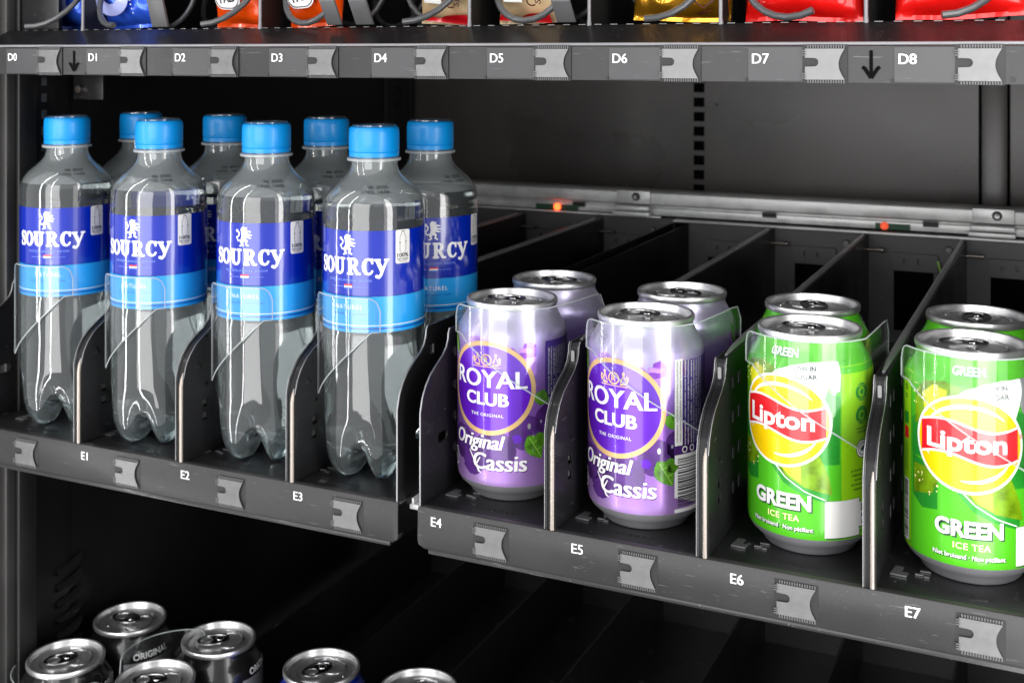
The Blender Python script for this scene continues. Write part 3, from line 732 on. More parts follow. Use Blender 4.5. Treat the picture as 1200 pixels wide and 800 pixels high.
# ------------------------------------------------------------------ water bottles
BR = .0320
SH = [(.163, BR), (.167, .0317), (.170, .0310), (.173, .0296), (.1760, .0275), (.179, .0245), (.182, .0209), (.185, .0177), (.188, .0156), (.191, .0147), (.200, .0143)]
def bottle_profile(off=0, top=.2165, level=None):
    n = 90; rows = []
    # petaloid base: radial parameter runs from the axis out to the wall
    for t in (0.02, .15, .3, .42, .54, .66, .76, .85, .92, .97, 1.0): rows.append(('b', t))
    for z in (.0280, .032, .036, .040, .060, .0880, .0895, .0910, .1560, .1568, .1600): rows.append(('w', z))
    for z, r in SH: rows.append(('s', z, r))
    rows += [('s', .204, .0141), ('s', .2165, .0136)]
    V = []; F = []; used = []
    for q in rows:
        if level and q[0] != 'b' and q[1] > level: continue
        used.append(q)
        for k in range(n):
            a = 2 * PI * k / n; lobe = .5 + .5 * math.cos(5 * (a + R(118)))
            if q[0] == 'b':
                t = q[1]; r = BR * t ** .75; rn = r / BR
                zf = .0125 * max(0, 1 - rn / .42) ** 1.3 + .024 * (1 - math.sqrt(max(0, 1 - (max(0, rn - .66) / .34) ** 2)))
                zv = .0165 + .0085 * max(0, (rn - .45) / .55) ** 2 - .001 * rn
                lw = 1 - (1 - lobe) ** 1.9
                z = zv * (1 - lw) + min(zf, .024) * lw
                if t == 1: z = .0245
                z = max(z, .0002); r *= 1 - .10 * (1 - lw) * min(1, rn / .8)
            elif q[0] == 'w':
                z = q[1]; f2 = max(0, (.046 - z) / .0215)
                r = BR * (1 - .10 * (1 - (1 - (1 - lobe) ** 1.9)) * min(1, f2) ** 1.6)
                if .0890 < z < .0905: r -= .0004
                if .1565 < z < .1570: r -= .0003
            else: z, r = q[1], q[2]
            r -= off; z = z + (off if z < .024 else 0)
            V.append((r * math.cos(a), r * math.sin(a), z))
    m = len(used)
    for i in range(m - 1):
        for k in range(n): F.append((i * n + k, i * n + (k + 1) % n, (i + 1) * n + (k + 1) % n, (i + 1) * n + k))
    F.append(tuple(range(n))[::-1])
    if level:                                 # flat water surface with a soft edge
        c = len(V); V += [(V[(m - 1) * n + k][0] * .5, V[(m - 1) * n + k][1] * .5, level) for k in range(n)]
        for k in range(n): F.append(((m - 1) * n + k, (m - 1) * n + (k + 1) % n, c + (k + 1) % n, c + k))
        F.append(tuple(c + k for k in range(n)))
    return MB().add(V, F)
RB = lambda z: BR if z < .163 else interp(SH, z)
def slab():
    """the wordmark: slab-serif capitals drawn in a 6 x 1 box"""
    S = []
    def serif(x, z, wd=.30, h=.10): S.append(poly(rect(x - wd / 2, x + wd / 2, z, z + h)))
    # S
    pts = [(.58, .78), (.50, .90), (.33, .95), (.17, .88), (.12, .74), (.20, .60), (.38, .50), (.55, .39), (.60, .24), (.50, .09), (.32, .04), (.15, .10), (.09, .24)]
    S.append(stroke(pts, [.08, .10, .12, .16, .20, .23, .26, .24, .20, .15, .11, .10, .08])); S.append(poly(rect(.54, .62, .66, .98))); S.append(poly(rect(.06, .14, .02, .34)))
    # O
    S.append(poly(ell(1.10, .5, .42, .50, 32), [ell(1.10, .5, .21, .39, 32)]))
    # U
    S.append(stroke([(1.80, 1), (1.80, .36), (1.85, .16), (1.98, .06), (2.12, .05), (2.26, .13), (2.32, .32), (2.32, 1)], [.22, .22, .20, .14, .12, .12, .11, .11])); serif(1.80, .90, .42); serif(2.32, .90, .34)
    # R
    S.append(poly(rect(2.80, 3.02, 0, 1))); serif(2.90, .90, .40); serif(2.91, 0, .42)
    S.append(poly([(2.95, 1.0), (3.20, 1.0)] + [(3.20 + .27 * math.sin(PI * k / 10), .73 + .27 * math.cos(PI * k / 10)) for k in range(1, 10)] + [(3.20, .46), (2.95, .46)],
                  [[(3.02, .56), (3.14, .56)] + [(3.14 + .12 * math.sin(PI * k / 8), .73 - .17 * math.cos(PI * k / 8)) for k in range(1, 8)] + [(3.14, .90), (3.02, .90)]]))
    S.append(poly([(3.05, .50), (3.28, .50), (3.52, .10), (3.66, .10), (3.66, 0), (3.38, 0)]))
    # C
    S.append(stroke([(4.48, .74), (4.40, .89), (4.24, .95), (4.06, .90), (3.95, .74), (3.91, .5), (3.95, .27), (4.06, .10), (4.24, .04), (4.40, .10), (4.50, .26)], [.09, .10, .11, .16, .21, .24, .21, .16, .11, .10, .08])); S.append(poly(rect(4.44, 4.52, .66, .98)))
    # Y with a swinging tail
    S.append(poly([(4.70, .88), (4.94, .88), (5.20, .36), (5.08, .14)])); S.append(stroke([(5.50, .90), (5.24, .34), (5.06, -.04), (4.92, -.16), (4.80, -.12)], [.10, .11, .14, .16, .10]))
    serif(4.83, .84, .40); serif(5.48, .84, .30); S.append(poly(ell(4.80, -.10, .09, n=12)))
    return S
def lion():
    """small heraldic beast walking on its hind legs, with a curled tail, in a 1 x 1 box"""
    S = [stroke([(.42, .86), (.50, .70), (.50, .50), (.42, .34)], [.22, .34, .28, .24]), poly(ell(.46, .88, .13, .12, 16)), stroke([(.36, .86), (.30, .84)], .08)]
    S += [stroke([(.56, .70), (.72, .78), (.86, .74)], [.14, .09, .06]), stroke([(.58, .60), (.76, .60), (.92, .58)], [.13, .09, .05]), stroke([(.56, .52), (.74, .46), (.88, .44)], [.10, .08, .05])]
    S += [stroke([(.48, .36), (.64, .28), (.60, .12), (.74, .04)], [.18, .14, .10, .08]), stroke([(.40, .34), (.34, .20), (.40, .08), (.24, .02)], [.18, .14, .10, .08])]
    S += [stroke([(.36, .34), (.16, .28), (.08, .44), (.20, .56), (.22, .70), (.08, .78)], [.08, .07, .07, .07, .07, .09]), poly(ell(.09, .80, .07, n=10)), poly(ell(.08, .46, .05, n=10))]
    for k in range(5): S.append(stroke([(.56, .92 - .07 * k), (.66, .96 - .08 * k)], .05))
    return S
def make_bottle(turn):
    """turn: angle in degrees of the wordmark from the side that faces the viewer"""
    root = empty('water_bottle', (0, 0, 0))
    bottle_profile().build('bottle_body', M['pet'], root, smooth=70)
    bottle_profile(.0006, level=.170).build('water', M['water'], root, smooth=70)
    MB().lathe([(r - .0008, z) for z, r in SH[2:] + [(.204, .0141)]], 72).build('added_neck_haze', M['neck_veil'], root, smooth=60)  # added shell above the water, paints the shoulder and neck paler
    # cap with grip ribs
    n = 120; V = []; F = []; prof = [(.0146, .1965), (.0157, .1968), (.0158, .1995), (.0154, .2000), (.0157, .2006), (.0157, .2110), (.0155, .2138), (.0148, .2152), (.0130, .2158), (.001, .2160)]
    for j, (r, z) in enumerate(prof):
        for k in range(n):
            rr = r + (.00018 if (k % 2 and 4 <= j <= 6) else 0); V.append((rr * math.cos(2 * PI * k / n), rr * math.sin(2 * PI * k / n), z))
    for i in range(len(prof) - 1):
        for k in range(n): F.append((i * n + k, i * n + (k + 1) % n, (i + 1) * n + (k + 1) % n, (i + 1) * n + k))
    F.append(tuple((len(prof) - 1) * n + k for k in range(n)))
    MB().add(V, F).build('cap', M['cap'], root, smooth=40)
    MB().lathe([(.0138, .1938), (.0168, .1942), (.0170, .1950), (.0168, .1958), (.0138, .1962)], 64).build('neck_ring', M['flap_edge'], root, smooth=40)
    ph = R(turn)
    lt = .00025
    def band(name, z0, z1, m, dr=0):
        k = 128; b = MB().lathe([(BR + lt + dr, z0), (BR + lt + dr, z1), (BR + lt + dr - .00012, z1), (BR + lt + dr - .00012, z0)], k, close=True); return b.build(name, m, root, smooth=50)
    band('blue_label', .1145, .1540, M['lab_blue']); band('light_blue_label_band', .0925, .1142, M['lab_cyan'])
    band('label_line', .0966, .0970, M['white_ink'], .00004); band('label_line', .0945, .0952, M['lab_blue'], .00004)
    Rl = lambda z: BR + lt + .00002
    wrap('wordmark', [q for dx, dz in ((-.0003, 0), (.0003, 0), (0, -.0002), (0, .0002)) for q in tform(slab(), .0090, .0100, -.0248 + dx, .1275 + dz)], M['white_ink'], root, Rl, 1, phi=ph)
    wrap('lion_emblem', tform(lion(), .0125, .0125, -.0065, .1392), M['white_ink'], root, Rl, 1, phi=ph)
    wrap('small_lettering', text('NEDERLANDSE BRON', .030, .0014, 0, .1240, space=1.3), M['lab_text'], root, Rl, 1, phi=ph)
    wrap('flag_lines', [poly(rect(-.0125, -.0032, .1199, .1201)), poly(rect(.0032, .0125, .1199, .1201))], M['lab_text'], root, Rl, 1, phi=ph)
    wrap('flag_red', [poly(rect(-.0028, .0028, .1206, .1216))], M['red'], root, Rl, 2, phi=ph)
    wrap('flag_white', [poly(rect(-.0028, .0028, .1196, .1206))], M['white_ink'], root, Rl, 2, phi=ph)
    wrap('flag_blue', [poly(rect(-.0028, .0028, .1187, .1196))], M['flag_blue'], root, Rl, 2, phi=ph)
    wrap('flavour_lettering', text('NATUREL', .019, .0027, 0, .1078, space=1.25), M['white_ink'], root, Rl, 1, phi=ph)
    wrap('small_lettering', text('natuurlijk zuiver water', .026, .0016, 0, .1035, shear=.25), M['lab_blue'], root, Rl, 1, phi=ph)
    bx = .0355
    wrap('recycling_panel', [poly(rrect(bx - .0052, bx + .0052, .1335, .1540, .0012))], M['offwhite'], root, Rl, 2, phi=ph)
    bo = [stroke([(bx - .0010, .1545), (bx - .0010, .1530), (bx - .0022, .1510), (bx - .0022, .1490)], .0003), stroke([(bx + .0010, .1545), (bx + .0010, .1530), (bx + .0022, .1510), (bx + .0022, .1490)], .0003),
          stroke([(bx - .0022, .1475), (bx - .0022, .1425), (bx - .0010, .1422)], .0003), stroke([(bx + .0022, .1475), (bx + .0022, .1425), (bx + .0010, .1422)], .0003), stroke([(bx - .0011, .1545), (bx + .0011, .1545)], .0005),
          poly([(bx - .0029, .1482), (bx - .0015, .1482), (bx - .0022, .1470)]), poly([(bx + .0029, .1478), (bx + .0015, .1478), (bx + .0022, .1490)])]
    wrap('recycling_lettering', [([(p[0], p[1] - .0015) for p in V], F) for V, F in bo] + text('100%', .0082, .0025, bx, .1386, bold=.03) + text('RECYCLED', .0080, .0011, bx, .1362, bold=.03) + text('PLASTIC', .0058, .0010, bx, .1348), M['black_ink'], root, Rl, 3, phi=ph)
    wrap('date_stamp', text('06 2025', .017, .0017, .020, .1795) + text('1742L 14:06', .021, .0017, .018, .1768), M['black_ink'], root, RB, 2, zstep=.001, phi=ph)
    return root
BT = make_bottle(0)
front = [(-.6595, .6490, -24), (-.5715, .6455, -31), (-.4840, .6490, -25), (-.4025, .6510, -29)]
blab = ['half-litre water bottle with a blue cap, front bottle at the far left',
        'half-litre water bottle with a blue cap, front row, standing behind the E1 code',
        'half-litre water bottle with a blue cap, front row, standing between the E2 and E3 codes',
        'half-litre water bottle with a blue cap, front row, nearest the purple cans']
rlab = ['water bottle behind the far left one, only its blue cap and shoulder showing',
        'back row water bottle, seen in the gap between second and third front bottles',
        'back row water bottle, seen in the gap between third and fourth front bottles',
        'water bottle in the back row at the right, its label ending beside the purple cans']
placed = []
for k, (x, y, t) in enumerate(front):
    o = BT if not placed else copy_tree(BT); placed.append(o)
    o.location = (x, y, FL + CZ + .0003); o.rotation_euler = (0, 0, tocam(x, y) + R(t)); tag(o, blab[k], 'bottle', 'blue-capped water bottles')
for k, (x, y, t) in enumerate([(-.6515, .7160, -12), (-.5715, .7160, -25), (-.4820, .7160, -20), (-.3990, .7175, 4)]):
    o = copy_tree(BT); o.location = (x, y, FL + CZ + .0003); o.rotation_euler = (0, 0, tocam(x, y) + R(t)); tag(o, rlab[k], 'bottle', 'blue-capped water bottles')

# ------------------------------------------------------------------ cans
CR = .033
CP = [(0, .0235), (.0010, .0245), (.0030, .0250), (.0050, .0275), (.0080, .0308), (.0110, .0325), (.0140, CR), (.0940, CR), (.0965, .0328), (.0990, .0320), (.1020, .0303), (.1050, .0284), (.1075, .0272), (.1095, .0266), (.1115, .0264)]
RC = lambda z: interp(CP, z)
def lid(root, rot=0):
    prof = [(.0262, .1108), (.0272, .1112), (.0275, .1122), (.0275, .1138), (.0270, .1147), (.0263, .1149), (.0256, .1145), (.0252, .1132), (.0247, .1098), (.0240, .1090), (.0232, .1092), (.0227, .1105), (.0220, .1112), (.0150, .1113), (.001, .1113)]
    l = MB().lathe(prof, 96).build('lid', M['lid_alu'], root, smooth=40)
    # score line and beads on the panel
    b = MB(); z = .1115
    b.tube([(.0120 * math.cos(R(a)), -.0085 + .0095 * math.sin(R(a)), z) for a in range(0, 361, 15)], .00035, 6, False)
    b.tube([(.0185 * math.cos(R(a)), .0185 * math.sin(R(a)), z) for a in range(200, 341, 10)], .0004, 6)
    b.tube([(.0150 * math.cos(R(a)), .0150 * math.sin(R(a)) + .003, z) for a in range(30, 151, 10)], .0004, 6)
    q = b.build('score_line', M['alu'], l, smooth=60)
    t = MB(); t.prism(ell(0, .0035, .0078, .0120, 36), .1128, .1137, 'z', [ell(0, .0085, .0046, .0048, 20)])
    t.prism(ell(0, .0035, .0080, .0122, 36), .1132, .1142, 'z', [ell(0, .0035, .0066, .0108, 36)])
    q2 = t.build('pull_tab', M['alu_dark'], l, bevel=.0002, bseg=1)
    t = MB(); t.lathe([(.0030, .1113), (.0028, .1140), (.0020, .1146), (.001, .1147)], 20, (0, -.0010, 0)); t.build('rivet', M['alu_dark'], l, smooth=50)
    l.rotation_euler = (0, 0, rot); return l
def can_base(name, m, rot=0):
    root = empty(name, (0, 0, 0))
    MB().lathe([(r, z) for z, r in CP[5:]], 128).build('can_body', m, root, smooth=60)
    MB().lathe([(.001, .006), (.018, .004), (.0225, .0005)] + [(r, z) for z, r in CP[:6]], 128).build('can_base', M['base_alu'], root, smooth=50)
    lid(root, rot); return root
def blob(cx, cz, rx, rz, seed, amp=.15, n=60):
    return [(cx + rx * (1 + amp * noise.noise(Vector((3 * math.cos(t), 3 * math.sin(t), seed)))) * math.cos(t), cz + rz * (1 + amp * noise.noise(Vector((3 * math.cos(t), 3 * math.sin(t), seed + 5)))) * math.sin(t)) for t in [2 * PI * k / n for k in range(n)]]
def leaf(cx, cz, L, W_, ang, teeth=0):
    P = []; n = 22
    for s in (1, -1):
        for k in range(n + 1):
            t = k / n if s == 1 else 1 - k / n
            w_ = W_ * max(0, math.sin(PI * t ** .8)) * (1 + (teeth * (k % 2) if teeth else 0)); x = (t - .5) * L
            P.append((cx + x * math.cos(ang) - s * w_ * math.sin(ang), cz + x * math.sin(ang) + s * w_ * math.cos(ang)))
    P2 = [P[0]]
    for p in P[1:]:
        if math.hypot(p[0] - P2[-1][0], p[1] - P2[-1][1]) > 1e-5: P2.append(p)
    if math.hypot(P2[0][0] - P2[-1][0], P2[0][1] - P2[-1][1]) < 1e-5: P2.pop()
    return poly(P2)
def tiny_lines(x0, x1, z0, z1, n, seed, vertical=True):
    """rows of very small print"""
    S = []; r = random.Random(seed); words = ['water', 'suiker', 'zwarte bessensap', 'zuurteregelaar', 'citroenzuur', 'natuurlijk aroma', 'per 100 ml', 'energie', 'eiwitten', 'vetten', 'koolhydraten', 'zout']
    for k in range(n):
        s = ' '.join(r.choice(words) for _ in range(4))
        if vertical: S += text(s, z1 - z0, (x1 - x0) / n * .62, x0 + (k + .5) * (x1 - x0) / n, (z0 + z1) / 2, bold=.01, rot=PI / 2)
        else: S += text(s, (x1 - x0) * r.uniform(.7, 1), (z1 - z0) / n * .62, (x0 + x1) / 2, z0 + (k + .5) * (z1 - z0) / n, bold=.01)
    return S
def make_cassis(rot=0, variant=0):
    root = can_base('soda_can', M['cassis'], rot)
    W = lambda nm, sh, m, ly, **k: wrap(nm, sh, M[m], root, RC, ly, **k)
    W('fruit_splash', [poly([(.004, .060), (.003, .089), (.008, .0925), (.012, .0905), (.016, .0915), (.0195, .0880), (.0215, .0890), (.0225, .0935), (.0265, .0950), (.0300, .0925), (.0300, .060)])], 'violet_hot', 1)
    W('fruit_splash', [poly(blob(-.030, .074, .009, .017, 4, .4)), poly(blob(-.006, .0905, .008, .006, 14, .5)), poly([(.0190, .089), (.0200, .0915), (.0275, .0905), (.0270, .088)])], 'splash_pale', 2, each=True)
    W('ice_cube', [poly([(.0215, .0620), (.0300, .0650), (.0300, .0860), (.0225, .0850)])], 'splash_pale', 2)
    W('berry', [poly(blob(-.020, .033, .011, .010, 2, .12)), poly(blob(.005, .032, .013, .011, 3, .12)), poly(blob(.0245, .042, .011, .010, 7, .08)), poly(blob(.0380, .048, .009, .010, 8, .1)), poly(blob(-.010, .022, .008, .006, 9, .2))], 'violet_dark', 3, each=True)
    W('berry_glint', [poly(ell(.0255, .0460, .0010, .0017, 12)), poly(ell(.0330, .0480, .0007, .0010, 10))], 'silver_ink', 4, each=True)
    W('berry_sheen', [poly(blob(.0185, .039, .0028, .0026, 12, .5)), poly(blob(.008, .035, .0030, .0020, 13, .4)), poly(blob(-.020, .037, .0030, .0022, 15, .4))], 'violet', 4, each=True)
    W('mint_leaf', [leaf(.0290, .0335, .0165, .0050, R(-58), .22), leaf(.0330, .0375, .0100, .0040, R(12), .22), leaf(.0335, .0620, .0095, .0048, R(70), .18), leaf(-.029, .0905, .018, .0030, R(112))], 'leaf', 4, each=True)
    W('leaf_vein', [stroke([(.0255, .0395), (.0330, .0275)], .00035), stroke([(-.026, .084), (-.0315, .097)], .0010), stroke([(.0275, .0362), (.0305, .0372)], .0003), stroke([(.0300, .0320), (.0330, .0330)], .0003)], 'leaf_pale', 5, each=True)
    W('badge_ring', [poly(ell(0, .0675, .0295, .0272, 72), [ell(0, .0675, .0268, .0245, 72)])], 'gold', 5)
    W('badge_disc', [poly(ell(0, .0675, .0268, .0245, 72))], 'violet', 5)
    cz = .0838
    crown = [poly(ell(0, cz, .0036, .0034, 24), [ell(0, cz, .0028, .0026, 24)])] + text('R', None, .0034, 0, cz, bold=.02)
    for s in (1, -1):
        crown += [stroke([(s * .0040, cz - .0028), (s * .0075, cz - .0026)], .0009), stroke([(s * .0042, cz - .0018), (s * .0060, cz + .0020), (s * .0078, cz - .0016)], .0009), poly(ell(s * .0060, cz + .0030, .0009, n=10)), poly(ell(s * .0082, cz + .0010, .0008, n=10)), stroke([(s * .0080, cz - .0022), (s * .0088, cz + .0004)], .0009)]
    crown += [stroke([(-.0085, cz - .0040), (.0085, cz - .0040)], .0005)]
    W('crown_emblem', crown, 'gold', 6)
    W('brand_lettering', text('ROYAL', .0480, .0100, .0002, .0728, bold=.004, smear=.00035) + text('CLUB', .0280, .0075, -.0005, .0612, bold=.02, smear=.0002), 'white_gloss', 7)
    W('small_lettering', text('THE ORIGINAL', .0210, .0018, 0, .0520, bold=.01, space=1.2), 'white_gloss', 7)
    def didone(s_, wd, h, x, z, sh): return text(s_, wd, h, x, z, bold=0, shear=sh, smear=.0004)
    orig = didone('Original', .0365, .0110, -.0070, .0352, .30); cas = didone('Cassis', .0325, .0095, .0075, .0250, .06)
    W('flavour_shadow', [([(p[0] + .0005, p[1] - .0006) for p in V], F) for V, F in orig[3:4] + cas[3:4]], 'violet_dark', 6)
    W('flavour_lettering', orig + cas, 'white_gloss', 7)
    W('curl', [stroke([(-.0040, .0270), (-.0068, .0225), (-.0050, .0190), (-.0030, .0180)], [.0006, .0011, .0011, .0004]), stroke([(-.0120, .0300), (-.0085, .0250), (-.0070, .0225)], [.0006, .0010, .0003])], 'white_gloss', 8, each=True)
    W('purple_side', [poly(rect(.0360, .0780, .0115, .094))], 'violet_band', 3)
    if variant == 0:
        W('ingredients', tiny_lines(.0375, .0560, .014, .090, 9, 3), 'offwhite', 6)
    else:
        W('nutrition_card', [poly(rect(.0345, .0395, .0480, .0950))], 'offwhite', 5)
        W('card_lettering', tiny_lines(.0350, .0392, .0500, .0940, 2, 13), 'black_ink', 6)
        W('ingredients', tiny_lines(.0402, .0560, .048, .094, 7, 3), 'offwhite', 6)
        W('barcode_panel', [poly(rect(.0345, .0600, .0115, .0430))], 'offwhite', 5)
        bars = []; z = .0150; r = random.Random(4)
        while z < .0410:
            h = r.choice((.00035, .0006, .0009)); bars.append(poly(rect(.0362, .0580, z, z + h))); z += h + r.choice((.0004, .0006, .0009))
        W('barcode', bars, 'black_ink', 7)
        W('round_mark', [poly(ell(.0410, .0455, .0019, n=20), [ell(.0410, .0455, .0012, n=20)]), poly(ell(.0465, .0455, .0019, n=20), [ell(.0465, .0455, .0012, n=20)])], 'offwhite', 6, each=True)
    W('recycling_mark', [poly(ell(-.0290, .022, .0040, .0055, 24), [ell(-.0290, .022, .0034, .0048, 24)]), stroke([(-.0305, .020), (-.0290, .024), (-.0275, .020)], .0007)], 'offwhite', 6)
    return root
def make_tea(rot=0):
    root = can_base('iced_tea_can', M['tea'], rot)
    W = lambda nm, sh, m, ly, **k: wrap(nm, sh, M[m], root, RC, ly, **k)
    cz = .0715
    W('lime_side_panel', [poly(rect(.0320, .0640, .0115, .1000)), poly(rect(-.0420, -.0330, .0115, .1000))], 'g_lime', 1, zstep=.004, each=True)
    W('leaf_shadow', [poly([(-.0310, .040), (-.0240, .035), (-.0150, .0365), (-.0150, .056), (-.031, .060)]), poly([(-.0080, .050), (.0020, .039), (.0120, .0340), (.0250, .0300), (.0260, .038), (.0200, .058)]), poly([(.0100, .050), (.0310, .050), (.0310, .085), (.0200, .089)]), poly([(-.0315, .060), (-.0220, .060), (-.0220, .084), (-.0315, .078)]), poly([(.0030, .0960), (.0120, .1010), (.0240, .1010), (.012, .0950)])], 'g_dark', 1, each=True, zstep=.004)
    W('tea_leaf', [poly([(-.0285, .0920), (-.0230, .0985), (-.0120, .1000), (-.0040, .098), (-.0060, .080), (-.0290, .076)]), poly([(-.0300, .056), (-.0300, .041), (-.0180, .0435), (-.0120, .056)]), poly([(-.0070, .0525), (.0030, .0430), (.0130, .0380), (.0270, .0345), (.0255, .0430), (.0200, .0560)])], 'g_mid', 2, each=True, zstep=.004)
    W('leaf_glow', [poly([(-.0030, .0505), (.0040, .0440), (.0110, .0400), (.0110, .0525)]), poly([(-.024, .092), (-.018, .0975), (-.010, .096), (-.012, .086), (-.022, .084)])], 'yellow_green', 3, each=True, zstep=.004)
    W('leaf_line', [stroke([(-.0070, .0515), (.0030, .0420), (.0130, .0360), (.0235, .0320)], .0005)], 'white_gloss', 4)
    W('white_fold', [poly([(-.0080, .0870), (-.0070, .0930), (-.0020, .0970), (.0060, .1000), (.0160, .1020), (.0285, .1025), (.0250, .0900), (.0215, .0800), (.0120, .0700), (-.0080, .0700)])], 'white_gloss', 4, zstep=.002)
    W('silver_shard', [poly([(.0285, .1025), (.0318, .1025), (.0312, .088), (.0275, .0860), (.0255, .0905)])], 'silver_ink', 3, zstep=.003)
    W('badge_outline', [poly(ell(0, cz - .0005, .0270, .0240, 72))], 'white_gloss', 5)
    W('badge_disc', [poly(ell(0, cz - .0005, .0256, .0226, 72))], 'yellow', 6)
    def arcp(r1, r2, a0, a1, off, wd):
        n = 26; pts = [(r1 * math.cos(R(a0 + (a1 - a0) * k / n)) + off[0], r2 * math.sin(R(a0 + (a1 - a0) * k / n)) + off[1]) for k in range(n + 1)]
        return stroke(pts, [.0002 + wd * max(0, math.sin(PI * k / n)) ** .7 for k in range(n + 1)])
    W('badge_arc', [arcp(.0220, .0180, 158, 40, (0, cz), .0019), arcp(.0220, .0185, -152, -188, (0, cz), .0010), arcp(.0215, .0175, -28, -100, (0, cz - .001), .0017)], 'white_gloss', 7, each=True)
    def wave(x): return .0024 * -math.sin((x) / .0225 * PI * .95)
    xs = [-.0238 + .0476 * k / 24 for k in range(25)]
    def banner(h, mx=0): return [(x * (1 + mx), cz + .0003 + wave(x) + h) for x in xs] + [(x * (1 + mx), cz + .0003 + wave(x) - h) for x in xs[::-1]]
    W('banner_edge', [poly(banner(.0086))], 'white_gloss', 8); W('banner', [poly(banner(.0074, .0))], 'red', 9)
    W('brand_lettering', text('Lipton', .0385, .0125, -.0012, cz - .0010, bold=.03), 'white_gloss', 10)
    W('registered_mark', text('R', None, .0010, .0258, cz + .004) + [poly(ell(.0258, cz + .004, .0011, n=14), [ell(.0258, cz + .004, .0009, n=14)])], 'red', 10)
    W('top_lettering_shadow', text('GREEN', .0180, .0042, .0004, .1051, bold=.04), 'g_dark', 5, zstep=.001)
    W('top_lettering', text('GREEN', .0180, .0042, 0, .1056, bold=.035), 'white_gloss', 6, zstep=.001)
    W('sugar_lettering', text('LOW IN', .0115, .0023, .0130, .0988, bold=.02, rot=R(3)) + text('SUGAR', .0115, .0025, .0135, .0948, bold=.02, rot=R(3)), 'g_ink', 6, zstep=.001)
    W('name_shadow', text('GREEN', .0325, .0082, .0007, .0291, bold=.05), 'g_ink', 5)
    W('name_lettering', text('GREEN', .0325, .0084, 0, .0299, bold=.04), 'white_gloss', 6)
    W('kind_lettering', text('ICE TEA', .0175, .0032, .0015, .0216, bold=.02, space=1.1), 'yellow_pale', 6)
    W('still_shadow', text('Niet bruisend · Non pétillant', .0345, .0030, .0004, .0156, bold=.04), 'g_ink', 5)
    W('still_lettering', text('Niet bruisend · Non pétillant', .0345, .0030, 0, .0160, bold=.015), 'white_gloss', 6)
    W('code_shadow', [poly(rrect(.0236, .0441, .0118, .0308, .0006)), poly(rect(.0430, .0590, .0160, .0285))], 'g_ink', 4, each=True)
    W('blank_code_panel', [poly(rrect(.0230, .0435, .0124, .0314, .0006))], 'offwhite', 6); W('scan_panel', [poly(rect(.0428, .0582, .0166, .0290))], 'offwhite', 5)
    W('scan_lettering', text('SCAN', .0090, .0036, .0490, .0265, bold=.03) + text('MAAR', .0085, .0026, .0492, .0222, bold=.02) + text('OP DE', .0085, .0026, .0492, .0188, bold=.02), 'g_ink', 7)
    for z, r_ in ((.0860, .0046), (.0740, .0046)):
        W('recycling_mark', [poly(ell(.0455, z, r_, n=32), [ell(.0455, z, r_ * .55, n=32)]), poly(ell(.0455, z, r_ * .36, n=6))], 'g_dark', 5)
    W('recycling_lettering', text('EMPAQUE', .0070, .0010, .0455, .0892, bold=.02) + text('RECICLABLE', .0075, .0010, .0455, .0826, bold=.02) + text('RECYCLE', .0070, .0010, .0455, .0708, bold=.02), 'g_lime', 6)
    W('dark_seal', [poly(ell(.0460, .0565, .0048, n=32))], 'g_ink', 5)
    W('seal_ring', [poly(ell(.0460, .0565, .0044, n=32), [ell(.0460, .0565, .0034, n=32)])], 'offwhite', 6); W('seal_disc', [poly(ell(.0460, .0565, .0030, n=32))], 'offwhite', 6)
    W('seal_emblem', [leaf(.0460, .0565, .0050, .0010, R(40))], 'g_ink', 7)
    W('small_lettering', text('Voedselveilig afval', .009, .0011, .0455, .0672, bold=.02) + text('in Nederland', .007, .0011, .0455, .0654, bold=.02) + tiny_lines(.0370, .0560, .0350, .0470, 5, 8, False), 'g_ink', 6)
    W('green_tile', [poly(rrect(-.0402, -.0352, .0730, .0790, .0010))], 'g_dark', 4); W('red_tile', [poly(rrect(-.0402, -.0352, .0655, .0715, .0010))], 'red', 4)
    W('side_lettering', text('0,8', .0022, .0030, -.0378, .0870, rot=PI / 2) + [poly(ell(-.0378, .0915, .0015, n=16), [ell(-.0378, .0915, .0010, n=16)])] + tiny_lines(-.0400, -.0352, .049, .064, 4, 12), 'g_ink', 4)
    W('barcode_panel', [poly(rect(-.0410, -.0350, .0140, .0450))], 'offwhite', 3)
    bars = []; z = .0155; r = random.Random(9)
    while z < .0435: h = r.choice((.0004, .0006, .0010)); bars.append(poly(rect(-.0405, -.0356, z, z + h))); z += h + r.choice((.0004, .0007, .0009))
    W('barcode', bars, 'black_ink', 5)
    drops = []; r = random.Random(3)
    for k in range(30): drops.append(poly(ell(r.uniform(-.030, -.014), r.choice((r.uniform(.042, .054), r.uniform(.086, .098))), r.uniform(.00025, .0006), n=8)))
    W('dew_drops', drops, 'yellow_pale', 5, zstep=.004)
    return root
CA = make_cassis(R(100)); CB = make_cassis(R(100), 1); TE = make_tea(R(95))
def place(o, x, y, turn, label, cat, group, z=FL):
    o.location = (x, y, z + CZ + .0003); o.rotation_euler = (0, 0, tocam(x, y) + R(turn)); tag(o, label, cat, group); return o
GC = 'purple and silver cassis cans'; GT = 'green iced tea cans'
place(CA, -.3100, .6590, -27, 'purple and silver cassis can, front one above the E4 code, beside the water bottles', 'can', GC)
place(CB, -.2230, .6530, -32, 'purple and silver cassis can with its barcode in view, front one above the E5 code', 'can', GC)
place(copy_tree(CA), -.3115, .7270, 150, 'purple cassis can behind the front can of the E4 column, its silver top showing', 'can', GC)
place(copy_tree(CB), -.2235, .7230, 120, 'purple cassis can behind the front can of the E5 column, tinged green at its right', 'can', GC)
place(TE, -.1318, .6585, -27, 'green iced tea can, front one above the E6 code, blank white panel near its foot', 'can', GT)
